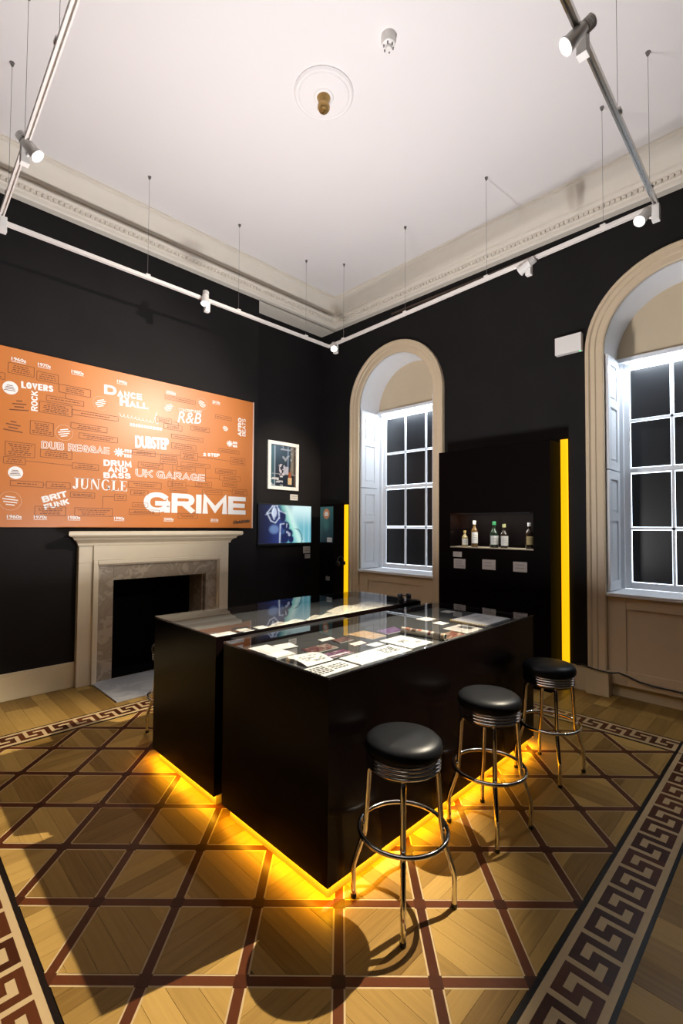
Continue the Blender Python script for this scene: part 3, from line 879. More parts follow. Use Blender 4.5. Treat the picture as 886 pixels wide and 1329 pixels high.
for y0, zt, y1, zb in BOXES:
    for a, b in (((y0, zt), (y1, zt)), ((y1, zt), (y1, zb)), ((y1, zb), (y0, zb)), ((y0, zb), (y0, zt))): bline(m, a, b, .0045)
    nl = max(1, int((zt - zb - .016) / .019)); 
    for k in range(nl):
        z = zt - .016 - (k + .3) * ((zt - zb - .022) / nl)
        ln = (y1 - y0) * random.uniform(.55, .86); c = (y0 + y1) / 2; y = c - ln / 2
        while y < c + ln / 2:
            w_ = random.uniform(.014, .04); bline(tl, (y, z), (min(y + w_, c + ln / 2), z), .0075); y += w_ + .008
for a, b, c, d in LINES: bline(m, (a, b), (c, d), .0045)
for cy, cz, ang in ((1.003, 2.907, .10), (.959, 2.692, -.08)):
    for k in range(4):
        ln = (.05, .12, .08, .16)[k]; bline(tl, (cy - ln / 2, cz + .045 - k * .03 - ang * ln / 2), (cy + ln / 2, cz + .045 - k * .03 + ang * ln / 2), .010)
tag(m.build('box_outlines', BPRINT, board), kind='stuff'); tag(tl.build('fine_print', BPRINT, board), kind='stuff')
wt = MB(); rg = MB()
for k, (cy, cz, r) in enumerate(((.926, 3.069, .065), (.989, 2.234, .063), (1.406, 2.693, .082), (1.757, 3.076, .078), (2.537, 3.171, .08), (2.983, 3.300, .075), (.952, 1.954, .092), (3.331, 3.033, .06))):
    n = 28; P_ = [(cy + r * math.cos(2 * PI * q / n), cz + r * math.sin(2 * PI * q / n)) for q in range(n)]
    if k < 2:
        MB().add([(PX, *p) for p in P_], [list(range(n))]).build('white_disc', WPRINT, board)
        ink = MB()
        for q in range(4): bline(ink, (cy - .03 - .008 * q, cz + .022 - q * .016), (cy + .02 + .008 * q, cz + .028 - q * .016 - .004), .006, PX + .0006)
        tag(ink.build('fine_print', BPRINT, board), kind='stuff')
    else:
        if k != 7:
            for a, b in zip(P_, P_[1:] + P_[:1]): bline(rg, a, b, .004)
        tilt = (.25, .35, .35, -.3, -.1, -.15, -.5)[k - 2]
        for q in range(4):
            hl = r * (.45, .7, .62, .4)[q]; z = cz + r * (.42 - .28 * q)
            bline(wt, (cy - hl, z - tilt * hl), (cy + hl, z + tilt * hl), .010)
tag(wt.build('circle_print', WPRINT, board), kind='stuff'); tag(rg.build('ring_print', FPRINT, board), kind='stuff')
m = MB()
for k in range(14):
    y = 3.470 + k * .019; z = 1.742 + k * .0015
    bline(m, (y, z + random.uniform(0, .008)), (y + random.uniform(.012, .026), z + .05 + random.uniform(-.008, .006)), .010); bline(m, (y, z + random.uniform(.01, .05)), (y + .02, z + random.uniform(.01, .05)), .009)
m.build('black_scrawl_mark', INK, board)

# ------------------------------------------------------------------ framed picture, television, labels on the recess wall
fr = thing('framed_picture', (RX, 4.58, 2.30), 'white framed picture of a bottle and lights above the wall television', 'picture')
m = MB(); y0, y1, z0, z1 = 4.277, 4.888, 2.295, 3.055; f_ = .055
for r in ((y0, y1, z0, z0 + f_), (y0, y1, z1 - f_, z1), (y0, y0 + f_, z0 + f_, z1 - f_), (y1 - f_, y1, z0 + f_, z1 - f_)): m.box(RX, RX + .035, *r)
m.build('frame', paint('white_frame', (.80, .78, .74), .35), fr, bevel=.004)


def photo_fn(u, v):
    c = mix((.006, .012, .022), (.018, .05, .085), sm(.3, .9, v) * (1 - .6 * u))
    if u < .12: c = mix(c, (.03, .10, .13), .7)
    if .15 < u < .2: c = mix(c, (.35, .45, .55), .65)
    if .66 < u < .72 and v > .45: c = mix(c, (.25, .33, .5), .6)
    if .80 < u < .93 and v > .30: c = mix(c, (.22, .19, .15), .5 + .4 * vnoise(u * 30, v * 14, 3))
    if .93 <= u: c = (.05, .03, .02)
    if vnoise(u * 12, v * 22, 5) > .76 and v > .6 and u > .4: c = mix(c, (.4, .42, .48), .6)
    if .52 < u < .72 and .30 < v < .50: c = mix(c, (.40, .40, .48), .85)
    if abs(v - .30) < .012 and u > .06: c = mix(c, (.4, .4, .42), .6)
    if .34 < u < .56 and .28 < v < .55 and vnoise(u * 22, v * 24, 8) > .55: c = (.55, .5, .55)
    if u < .5 and v < .28 and vnoise(u * 7, v * 30, 9) > .66: c = (.5, .5, .52)
    if .70 < u < .86 and .06 < v < .22: c = (.55, .40, .22)
    if .72 < u < .84 and .22 <= v < .36: c = (.28, .07, .02)
    if .75 < u < .81 and .36 <= v < .48: c = (.10, .06, .04)
    return c


picture('print', (RX + .012, y0 + f_, z0 + f_), (0, y1 - y0 - 2 * f_, 0), (0, 0, z1 - z0 - 2 * f_), 44, 60, photo_fn, picmat('photo_print', 0, .3), fr)

RX += .002
tv = thing('television', (RX, 4.62, 1.43), 'flat black wall television showing a blue and teal moving image', 'television')
y0, y1, z0, z1 = 4.082, 5.157, 1.428, 2.068
B(RX, RX + .045, y0 + .01, y1 - .01, z0 + .01, z1 - .01).build('back_shell', PLASTIC, tv)
m = MB()
for r in ((y0, y1, z0, z0 + .03), (y0, y1, z1 - .016, z1), (y0, y0 + .014, z0 + .03, z1 - .016), (y1 - .014, y1, z0 + .03, z1 - .016)): m.box(RX + .03, RX + .06, *r)
m.build('bezel', PLASTIC, tv, bevel=.002)


def segd(u, v, a, b):
    ax, ay = a; bx_, by_ = b; dx, dy = bx_ - ax, by_ - ay
    t = max(0, min(1, ((u - ax) * dx + (v - ay) * dy) / (dx * dx + dy * dy)))
    return math.hypot(u - ax - t * dx, v - ay - t * dy)


TVL = [((.15, .78), (.25, .97)), ((.15, .78), (.22, .58)), ((.22, .58), (.30, .53)), ((.30, .53), (.37, .66)), ((.37, .66), (.36, .90)), ((.25, .97), (.34, .98)), ((.28, .95), (.24, .78)), ((.24, .78), (.28, .62)),
       ((.33, .97), (.36, .86)), ((.36, .86), (.50, .78)), ((.395, .50), (.385, .0)), ((.40, .50), (.46, .51)), ((.13, .74), (.21, .79))]


def tv_fn(u, v):
    c = mix((.004, .008, .05), (.02, .04, .20), sm(.1, .45, u))
    c = mix(c, mix((.10, .42, .52), (.72, .95, .95), sm(.35, 1.0, v) * .9 + .1), sm(.43, .62, u + (v - .5) * -.12))
    # pale diagonal sweep
    d = (u - .50) - (1 - v) * .28
    if u > .42: c = mix(c, (.70, .98, .88), .8 * math.exp(-(d / .07) ** 2))
    d2 = (u - .42) - (1 - v) * .30
    c = mix(c, (.25, .75, .58), .5 * math.exp(-(d2 / .05) ** 2) * (1 if v > .2 else .4))
    # dark figure
    for cx_, cy_, rx, ry in ((.44, .70, .055, .14), (.50, .45, .07, .12), (.55, .26, .085, .12), (.47, .12, .09, .13), (.60, .10, .05, .10)):
        q = ((u - cx_) / rx) ** 2 + ((v - cy_) / ry) ** 2
        c = mix(c, (.006, .014, .085), 1 - sm(.6, 1.4, q))
    q = ((u - .66) / .16) ** 2 + ((v - .10) / .30) ** 2
    if .8 < q < 1.1 and u > .66 and v < .38: c = mix(c, (.03, .15, .20), .7)
    q = ((u - .28) / .10) ** 2 + ((v - .36) / .13) ** 2
    c = mix(c, (.16, .26, .50), .8 * (1 - sm(.2, 1.3, q)))
    q = ((u - .28) / .055) ** 2 + ((v - .80) / .16) ** 2
    c = mix(c, (.70, .78, .95), .8 * (1 - sm(.3, 1.1, q)))
    for a, b in TVL:
        dd = segd(u, v, a, b); c = mix(c, (.75, .85, 1.0), .95 * (.55 + .45 * vnoise(u * 24, v * 20, 44)) * math.exp(-(dd / .012) ** 2))
    if vnoise(u * 16, v * 14, 21) > .72 and .50 < u < .66 and .15 < v < .62: c = mix(c, (.6, .65, .85), .6)
    for x_ in (.855, .955):
        c = mix(c, (.75, .95, 1.0), .35 * math.exp(-((u - x_) / .012) ** 2) * (1 - .6 * v))
    c = mix(c, (.002, .003, .015), .75 * (1 - sm(0, .14, u)))
    return c


picture('screen', (RX + .050, y0 + .014, z0 + .03), (0, y1 - y0 - .028, 0), (0, 0, z1 - z0 - .046), 110, 64, tv_fn, picmat('screen_glow', 1.0, .25), tv)


def wall_label(x, y0, y1, z0, z1, axis, label, lines=2, mat=None, cat='label'):
    """small printed caption card stuck on a wall (axis 'x') or on a front facing the room (axis 'y')"""
    t = thing('caption_card', ((x, (y0 + y1) / 2, z0) if axis == 'x' else ((y0 + y1) / 2, x, z0)), label, cat, 'caption cards beside the exhibits')
    if axis == 'x': B(x, x + .005, y0, y1, z0, z1).build('card', mat or CARDP, t)
    else: B(y0, y1, x - .005, x, z0, z1).build('card', mat or CARDP, t)
    m = MB()
    for k in range(lines):
        z = z1 - (z1 - z0) * (k + 1) / (lines + 1.2); a = y0 + (y1 - y0) * .16; b = y0 + (y1 - y0) * random.uniform(.7, .88); h = (z1 - z0) * .05
        if axis == 'x': m.add([(x + .0056, a, z - h), (x + .0056, b, z - h), (x + .0056, b, z + h), (x + .0056, a, z + h)], [(0, 1, 2, 3)])
        else: m.add([(a, x - .0056, z - h), (b, x - .0056, z - h), (b, x - .0056, z + h), (a, x - .0056, z + h)], [(0, 1, 2, 3)])
    m.build('print', paint('grey_print', (.25, .24, .23), .7), t)
    return t


wall_label(RX, 4.735, 4.893, 2.143, 2.238, 'x', 'white caption card on the wall between framed picture and television')
wall_label(RX, 5.020, 5.170, 1.278, 1.390, 'x', 'larger beige caption card on the wall just below the television')
wall_label(RX, 5.055, 5.170, 1.195, 1.262, 'x', 'smaller caption card lowest on the wall below the television', 1)

# ------------------------------------------------------------------ display pillar in the corner
pil = thing('display_pillar', (-5.41, 5.2, 0), 'tall narrow black display pillar with teal poster in the room corner', 'pillar')
B(-5.572, -5.252, 5.082, 5.315, 0, 2.08).build('body', CABB, pil, bevel=.003)


def teal_fn(u, v):
    c = mix((.010, .035, .045), (.03, .13, .14), sm(.2, 1, v) * .8 + .3 * vnoise(u * 4, v * 5, 31))
    d = math.hypot((u - .48) / .30, (v - .50) / .22); c = mix(c, (.06, .22, .19), .6 * max(0, 1 - d))
    return mix(c, (.012, .02, .06), .6 * sm(.4, 0, v) * vnoise(u * 5, v * 6, 33))


picture('poster', (-5.562, 5.0805, 1.470), (.30, 0, 0), (0, 0, .565), 24, 40, teal_fn, picmat('poster_print', 0, .35), pil)
m = MB(); n = 26; m.add([(-5.415 + .072 * math.cos(2 * PI * k / n), 5.0785, 1.922 + .082 * math.sin(2 * PI * k / n)) for k in range(n)], [list(range(n))])
m.build('badge', paint('orange_badge', (.62, .24, .10), .5), pil)
m = MB()
for z, a in ((1.945, .032), (1.922, .042), (1.898, .036)): m.add([(-5.415 - a, 5.0778, z - .010), (-5.415 + a, 5.0778, z - .010), (-5.415 + a, 5.0778, z + .009), (-5.415 - a, 5.0778, z + .009)], [(0, 1, 2, 3)])
m.build('badge_print', WPRINT, pil)
B(-5.345, -5.225, 5.372, 5.384, .02, 2.075).build('led_strip', LED_Y, pil)
wall_label(5.0805, -5.395, -5.285, 1.478, 1.548, 'y', 'white caption card at the foot of the teal poster on corner pillar', 1, PAPER)
wall_label(5.0815, -5.42, -5.33, .875, .94, 'y', 'dim grey caption card low on the corner pillar front', 2, paint('grey_card', (.16, .16, .16), .7))


def headphones(loc, s, rot, label, hook=False):
    t = thing('headphones', loc, label, 'headphones'); L = Vector(loc); R_ = Matrix.Rotation(rot[2], 3, 'Z') @ Matrix.Rotation(rot[0], 3, 'X')
    tr_ = lambda p: L + R_ @ (Vector(p) * s)
    MB().tube([tr_((.085 * math.cos(PI * k / 16), 0, .095 * math.sin(PI * k / 16))) for k in range(17)], .008 * s, 8).build('headband', PLASTIC, t, smooth=50)
    for sg in (-1, 1):
        ax_ = R_ @ Vector((sg, 0, 0))
        MB().lathe([(.03 * s, -.022 * s), (.042 * s, -.018 * s), (.044 * s, 0), (.040 * s, .014 * s), (.022 * s, .02 * s)], tr_((sg * .078, 0, -.025)), 20, ax_).build('ear_cup', PLASTIC, t, smooth=50)
        MB().lathe([(.028 * s, -.012 * s), (.042 * s, -.010 * s), (.043 * s, .004 * s), (.03 * s, .008 * s)], tr_((sg * .050, 0, -.025)), 20, ax_).build('ear_pad', LEATHER, t, smooth=50)
    if hook: MB().tube([(-5.252, 5.20, L.z + .098 * s), (-5.19, 5.20, L.z + .098 * s)], .006, 6).build('hook', PLASTIC, t)
    return t


headphones((-5.215, 5.20, 1.17), .85, (0, 0, PI / 2), 'black headphones hanging on the side of the corner pillar', True)

# ------------------------------------------------------------------ bottle cabinet
cab = thing('display_cabinet', (-2.62, 5.18, 0), 'large black cabinet with a lit bottle niche and amber edge light', 'cabinet')
cx0, cx1, cy0, cy1, ch = -3.312, -1.938, 5.05, 5.315, 2.662
nx0, nx1, nz0, nz1 = -3.150, -2.118, 1.488, 1.895
B(cx0, cx1, cy0, cy0 + .02, nz1, ch).build('front_panel', CABB, cab)
B(cx0, cx1, cy0, cy0 + .02, 0, nz0 - .012).build('front_panel', CABB, cab)
B(cx0, nx0, cy0, cy0 + .02, nz0 - .012, nz1).build('front_stile', CABB, cab)
B(nx1, cx1, cy0, cy0 + .02, nz0 - .012, nz1).build('front_stile', CABB, cab)
B(cx0, cx0 + .02, cy0 + .02, cy1, 0, ch - .02).build('side_panel', CABB, cab)
B(cx1 - .02, cx1, cy0 + .02, cy1, 0, ch - .02).build('side_panel', CABB, cab)
B(cx0, cx1, cy0 + .02, cy1, ch - .02, ch).build('top_panel', CABB, cab)
B(cx0 + .02, cx1 - .02, cy1 - .015, cy1, 0, ch - .02).build('back_panel', CABB, cab)
B(nx0, nx1, cy0 + .004, cy1 - .015, nz0 - .012, nz0).build('niche_shelf', paint('pale_shelf', (.40, .33, .24), .5), cab)
B(nx0 - .012, nx0, cy0 + .02, cy1 - .015, nz0, nz1 + .012).build('niche_side', CABB, cab)
B(nx1, nx1 + .012, cy0 + .02, cy1 - .015, nz0, nz1 + .012).build('niche_side', CABB, cab)
B(nx0, nx1, cy0 + .02, cy1 - .015, nz1, nz1 + .012).build('niche_top', CABB, cab)
B(nx0, nx1, cy0 + .006, cy0 + .011, nz0, nz1 - .002).build('glass_pane', NGLASS, cab)
B(nx0 + .05, nx1 - .05, cy0 + .03, cy0 + .045, nz1 - .010, nz1 - .001).build('niche_light', PLASTIC, cab)
B(-1.945, -1.868, 5.372, 5.384, .03, 2.70).build('led_strip', LED_Y, cab)
area('niche_lamp', ((nx0 + nx1) / 2, cy0 + .04, nz1 - .014), (0, .35, -1), .95, .012, 7.0, (1.0, .94, .84))

def bottle(x, y, h, r, body, lab, capm, prof, label, lz):
    t = thing('bottle', (x, y, nz0), label, 'bottle', 'bottles in the cabinet niche'); z = nz0
    P_ = [(r * a, z + h * b) for a, b in prof]
    MB().lathe(P_, (x, y, 0), 20).build('glass_body', body, t, smooth=40)
    MB().lathe([(r * prof[-1][0] * 1.25, z + h * .86), (r * prof[-1][0] * 1.25, z + h)], (x, y, 0), 14).build('cap', capm, t, smooth=40)
    z0, z1 = z + h * lz[0], z + h * lz[1]; rl = r * 1.012; n = 12; vs = []; fs = []
    for k in range(n + 1):
        a = -PI / 4 - 1.15 + 2.3 * k / n
        vs += [(x + rl * math.cos(a), y + rl * math.sin(a), z0), (x + rl * math.cos(a), y + rl * math.sin(a), z1)]
    for k in range(n): fs.append((2 * k, 2 * k + 2, 2 * k + 3, 2 * k + 1))
    MB().add(vs, fs).build('paper_label', lab, t, smooth=40)
    m = MB()
    for q in range(3):
        zz = z0 + (z1 - z0) * (.3 + .2 * q); vs = []; rr = rl * 1.006
        for k in range(7):
            a = -PI / 4 - .55 + 1.1 * k / 6; vs += [(x + rr * math.cos(a), y + rr * math.sin(a), zz), (x + rr * math.cos(a), y + rr * math.sin(a), zz + h * .014)]
        m.add(vs, [(2 * k, 2 * k + 2, 2 * k + 3, 2 * k + 1) for k in range(6)])
    tag(m.build('label_print', paint('label_ink', (.25, .2, .15), .7), t), kind='stuff')
    return t


PB = [(.9, 0), (1, .02), (1, .52), (.85, .60), (.42, .70), (.34, .76), (.34, .93)]
PS = [(.9, 0), (1, .03), (1, .56), (.9, .62), (.5, .70), (.36, .76), (.36, .93)]
PT = [(.9, 0), (1, .02), (1, .60), (.8, .68), (.40, .75), (.36, .80), (.36, .93)]
dkg = paint('dark_green_glass', (.010, .018, .010), .12); clr = paint('amber_glass', (.10, .055, .018), .12); dka = paint('dark_brown_glass', (.015, .009, .006), .12); pal = paint('pale_gold_glass', (.30, .24, .12), .15)
bottle(-2.993, 5.13, .195, .037, pal, PAPER, paint('gold_cap', (.5, .36, .12), .4), PS, 'small short bottle with gold cap and white label, at shelf left end', (.12, .48))
bottle(-2.863, 5.13, .315, .040, clr, PAPER, paint('silver_cap', (.55, .53, .5), .4), PT, 'tall slim amber bottle with white label and pale cap, beside small bottle', (.14, .56))
bottle(-2.611, 5.13, .305, .050, dkg, PAPER, paint('green_cap', (.02, .16, .06), .4), PB, 'dark bottle with green cap and wide white label at niche centre', (.12, .46))
bottle(-2.488, 5.13, .275, .045, dka, PAPER, paint('blue_gold_cap', (.30, .30, .14), .4), PB, 'dark bottle with yellowish cap and white label, right of green cap', (.10, .50))
bottle(-2.195, 5.13, .290, .042, dka, paint('gold_label', (.40, .31, .13), .6), paint('grey_cap', (.35, .35, .36), .4), PT, 'dark bottle with gold label standing alone at niche right end', (.16, .48))
wall_label(cy0, -3.104, -2.987, 1.363, 1.425, 'y', 'smallest caption card on the bottle cabinet, directly below the niche', 2, paint('dim_card', (.42, .38, .36), .7))
wall_label(cy0, -3.095, -2.937, 1.225, 1.340, 'y', 'square caption card on cabinet under the small card', 3, MATS['dim_card'])
wall_label(cy0, -2.716, -2.552, 1.235, 1.350, 'y', 'middle caption card on cabinet, below the green capped bottle', 2, MATS['dim_card'])
wall_label(cy0, -2.343, -2.187, 1.235, 1.345, 'y', 'caption card on cabinet nearest the amber light strip', 2, MATS['dim_card'])

# ------------------------------------------------------------------ emergency light box and cable on the window wall
em = thing('emergency_light', (-1.84, WY, 3.64), 'plain white box with tiny green lamp on black wall between the windows', 'light')
B(-1.982, -1.706, WY - .07, WY, 3.640, 3.835).build('housing', WPLAST, em, bevel=.006)
MB().lathe([(.008, 0), (.006, .006)], (-1.725, WY - .045, 3.640), 10, (0, 0, -1)).build('indicator', emit('green_led', (.05, 1, .25), 2.0), em)
cb = MB().tube([(-1.80, WY - .028, .262), (-1.72, WY - .03, .275), (-1.66, WY - .085, .272), (-1.55, WY - .09, .262), (-1.44, WY - .09, .262), (-1.40, WY - .02, .258), (-1.32, WY - .0, .235), (-1.22, WY - .005, .205), (-1.1, WY + .0, .19), (-.85, WY + .0, .185), (-.5, WY, .18), (-.15, WY, .17)], .008, 8).build('power_cable', PLASTIC, smooth=60)
tag(cb, 'black power cable running over the skirting and along the window apron', 'cable')

# ------------------------------------------------------------------ display cases
def case(name, label, x0, x1, y0, y1, zt):
    t = thing(name, ((x0 + x1) / 2, (y0 + y1) / 2, 0), label, 'display case'); zb = .078; k = .018
    B(x0, x1, y0, y0 + k, zb, zt - .012).build('side_panel', SATIN, t); B(x0, x1, y1 - k, y1, zb, zt - .012).build('side_panel', SATIN, t)
    B(x0, x0 + k, y0 + k, y1 - k, zb, zt - .012).build('side_panel', SATIN, t); B(x1 - k, x1, y0 + k, y1 - k, zb, zt - .012).build('side_panel', SATIN, t)
    B(x0 + k, x1 - k, y0 + k, y1 - k, .955, .980).build('deck', DECK, t)
    B(x0 + k, x1 - k, y0 + k, y1 - k, zb, zb + .02).build('bottom_panel', CABB, t)
    B(x0 + .036, x1 - .036, y0 + .036, y1 - .036, 0, zb).build('plinth', PLINTH, t)
    B(x0 - .003, x1 + .003, y0 - .003, y1 + .003, zt - .012, zt).build('glass_top', GLASS, t, bevel=.0015, seg=1)
    e = .018
    for nm, r in (('near', (x0, x1, y0 + e - .006, y0 + e + .006)), ('far', (x0, x1, y1 - e - .006, y1 - e + .006)), ('l', (x0 + e - .006, x0 + e + .006, y0 + .03, y1 - .03)), ('r', (x1 - e - .006, x1 - e + .006, y0 + .03, y1 - .03))):
        B(r[0], r[1], r[2], r[3], zb - .005, zb).build('led_strip', LED_G, t)
    return t


FX0, FX1, FY0, FY1, ZT = -2.485, -1.575, 1.500, 3.740, 1.030
QX0, QX1, QY0, QY1 = -3.460, -2.585, 1.505, 3.640
case('display_case', 'nearer black glass topped display case with three stools along it', FX0, FX1, FY0, FY1, ZT)
case('display_case', 'rear black glass topped display case holding open books, nearer the fireplace', QX0, QX1, QY0, QY1, ZT + .016)
AMB = (1.0, .47, .012)
for nm, loc, sx, sy, e in (('n', ((FX0 + FX1) / 2, FY0 + .018, .072), FX1 - FX0, .012, 4.2), ('r', (FX1 - .018, (FY0 + FY1) / 2, .072), .012, FY1 - FY0, 9.5), ('f', ((FX0 + FX1) / 2, FY1 - .018, .072), FX1 - FX0, .012, 2.5),
                           ('n2', ((QX0 + QX1) / 2, QY0 + .018, .072), QX1 - QX0, .012, 4.2), ('l2', (QX0 + .018, (QY0 + QY1) / 2, .072), .012, QY1 - QY0, 6.0)):
    area('case_underglow', loc, (0, 0, -1), sx, sy, e, AMB)
ul = thing('added_uplighter', (-2.535, 2.1, 1.0), 'slim black bar added for the ceiling light, between the display cases', 'light')  # invented housing for the added ceiling fill light
B(-2.575, -2.495, 1.60, 2.60, .985, 1.02).build('housing', PLASTIC, ul)
for y in (1.62, 2.58): B(-2.560, -2.510, y - .01, y + .01, 0, .985).build('foot', PLASTIC, ul)


# ------------------------------------------------------------------ papers on the decks
DZ = .9805


def quadpt(q, u, v):
    a, b, c, d = [Vector(p) for p in q]
    return (a * (1 - u) + b * u) * (1 - v) + (d * (1 - u) + c * u) * v


def sheet(name, label, cat, q, mat, th=.003, prints=(), group='papers and photographs in the display cases', z=DZ):
    cx_ = sum(p[0] for p in q) / 4; cy_ = sum(p[1] for p in q) / 4
    t = thing(name, (cx_, cy_, z), label, cat, group)
    MB().prism([(p[0], p[1], z) for p in q][::-1], (0, 0, th)).build('page', mat, t)
    by = {}
    for u0, v0, u1, v1, m_ in prints: by.setdefault(m_, []).append((u0, v0, u1, v1))
    for m_, L in by.items():
        b = MB()
        for u0, v0, u1, v1 in L: b.add([(*quadpt(q, u, v), z + th + .0006) for u, v in ((u0, v0), (u1, v0), (u1, v1), (u0, v1))][::-1], [(0, 1, 2, 3)])
        tag(b.build('print', m_, t), kind='stuff')
    return t


def pic_sheet(name, label, cat, q, fn, th=.004, nx=42, ny=28, z=DZ):
    cx_ = sum(p[0] for p in q) / 4; cy_ = sum(p[1] for p in q) / 4
    t = thing(name, (cx_, cy_, z), label, cat, 'papers and photographs in the display cases')
    MB().prism([(p[0], p[1], z) for p in q][::-1], (0, 0, th)).build('page', PAPER, t)
    vs = []; cs = []; fs = []
    for j in range(ny + 1):
        for i in range(nx + 1):
            p = quadpt(q, i / nx, j / ny); vs.append(Vector((p.x, p.y, z + th + .0006)) - ORIG[t]); cs += list(fn(i / nx, j / ny)) + [1]
    for j in range(ny):
        for i in range(nx): a = j * (nx + 1) + i; fs.append((a, a + nx + 1, a + nx + 2, a + 1))
    me = bpy.data.meshes.new('print'); me.from_pydata(vs, [], fs); ca = me.color_attributes.new('Col', 'FLOAT_COLOR', 'POINT'); ca.data.foreach_set('color', cs)
    me.materials.append(picmat('cover_print', 0, .35)); o = bpy.data.objects.new('print', me); COL.objects.link(o); o.parent = t
    return t


def txt(u0, v0, u1, v1, n, along=0, m_=INK, fill=.5):
    """rows of short dark marks; along=0: rows run along u"""
    out = []
    for k in range(n):
        if along == 0:
            v = v0 + (v1 - v0) * k / n; h = (v1 - v0) / n * fill; u = u0
            while u < u1 - .01:
                w_ = min(random.uniform(.04, .10), u1 - u); out.append((u, v, u + w_, v + h, m_)); u += w_ + .02
        else:
            u = u0 + (u1 - u0) * k / n; h = (u1 - u0) / n * fill; v = v0
            while v < v1 - .01:
                w_ = min(random.uniform(.05, .12), v1 - v); out.append((u, v, u + h, v + w_, m_)); v += w_ + .025
    return out


def fuzz(cols, sx, sy, seed):
    def fn(u, v):
        a = (.35 * vnoise(u * sx, v * sy, seed) + .65 * vnoise(u * sx * 2.6, v * sy * 2.6, seed + 1))
        a = max(0, min(.999, (a - .5) * 1.7 + .5)) * len(cols); i = int(a); return tuple(.6 * c for c in mix(cols[i], cols[min(i + 1, len(cols) - 1)], (a - i) ** 2))
    return fn


GREY = paint('grey_halftone', (.30, .30, .30), .7)
sheet('booklet', 'long white booklet near the left end of the nearer case', 'booklet', [(-2.379, 1.60), (-2.379, 1.735), (-2.10, 1.735), (-2.10, 1.60)], PAPER, .012, txt(.1, .2, .3, .8, 3, 1, GREY, .3))
sheet('paper_sheet', 'plain small white sheet behind the long white booklet', 'paper', [(-2.36, 1.765), (-2.35, 1.89), (-2.24, 1.87), (-2.255, 1.75)], PAPER)
t = thing('open_magazine', (-2.0, 1.75, DZ), 'open white magazine with a curling page and grey portrait', 'magazine', 'papers and photographs in the display cases')
for s, pts_ in ((0, [(-2.06, 1.615), (-2.06, 1.80), (-1.89, 1.80), (-1.89, 1.615)]),):
    vs = []; fs = []; nx = 14
    for i in range(nx + 1):
        u = i / nx; x = -2.08 + .20 * u; z = DZ + .004 + .018 * math.sin(u * PI) * (1 - .3 * u)
        vs += [(x, 1.635, z + (.010 if u < .2 else 0)), (x, 1.825, z)]
    for i in range(nx): fs.append((2 * i, 2 * i + 2, 2 * i + 3, 2 * i + 1))
    MB().add(vs, fs).build('page', PAPER, t, smooth=60)
    vs2 = [(v[0], v[1], DZ + .002) for v in vs]; MB().add(vs2, fs).build('back_page', PAPER, t)
    g = MB()
    for k in range(26):
        u = random.uniform(.3, .9); w_ = random.uniform(.01, .03); y = random.uniform(1.66, 1.79); x = -2.08 + .20 * u; z = DZ + .0052 + .018 * math.sin(u * PI) * (1 - .3 * u)
        g.add([(x, y, z + .0006), (x + .008, y, z), (x + .008, y + w_, z), (x, y + w_, z + .0006)], [(0, 1, 2, 3)])
    tag(g.build('print', GREY, t), kind='stuff')
q = [(-1.862, 1.555), (-1.862, 1.845), (-1.705, 1.845), (-1.705, 1.555)]
sheet('printed_page', 'white page of large bold black words at the nearest case corner', 'paper', q, PAPER, .003, txt(.08, .15, .5, .88, 5, 0, INK, .62) + txt(.55, .3, .9, .8, 3, 0, INK, .5))
q = [(-1.88, 1.868), (-1.88, 2.315), (-1.705, 2.315), (-1.705, 1.868)]
sheet('printed_page', 'long white page with black printing at its far end', 'paper', q, PAPER, .003, txt(.62, .18, .9, .75, 5, 0, INK, .6) + txt(.2, .2, .25, .4, 1, 0, GREY))
sheet('caption_card', 'small white card lying beside the long white page', 'label', [(-1.977, 2.20), (-1.977, 2.30), (-1.908, 2.30), (-1.908, 2.20)], PAPER, .003, txt(.2, .3, .8, .7, 2, 0, GREY, .3))
q = [(-1.985, 2.338), (-1.985, 2.565), (-1.725, 2.565), (-1.725, 2.338)]
sheet('printed_page', 'squarish white page with two small black marks beside the rolled tube', 'paper', q, PAPER, .003, txt(.3, .35, .62, .55, 3, 0, INK, .6) + txt(.62, .66, .86, .78, 2, 0, INK, .6))
red = fuzz([(.02, .012, .012), (.25, .02, .02), (.03, .02, .03), (.45, .20, .16), (.03, .015, .02), (.5, .42, .35)], 7, 5, 3)
mag = fuzz([(.03, .01, .04), (.35, .03, .10), (.02, .01, .03), (.12, .04, .2), (.6, .45, .5)], 7, 5, 8)
pur = fuzz([(.03, .02, .08), (.12, .05, .30), (.28, .06, .12), (.05, .03, .10), (.30, .22, .4)], 6, 4, 12)
ora = fuzz([(.55, .30, .10), (.62, .42, .22), (.40, .18, .06), (.68, .52, .34)], 5, 4, 17)
dkr = fuzz([(.03, .02, .02), (.20, .03, .03), (.35, .22, .2), (.02, .02, .02)], 6, 5, 23)
rdp = fuzz([(.20, .03, .02), (.40, .12, .06), (.10, .03, .02), (.45, .3, .2)], 5, 4, 29)


def band_over(fn, v0, v1, u0, u1, col):
    return lambda u, v: col if (v0 < v < v1 and u0 < u < u1 and vnoise(u * 40, 3, 5) > .25) else fn(u, v)


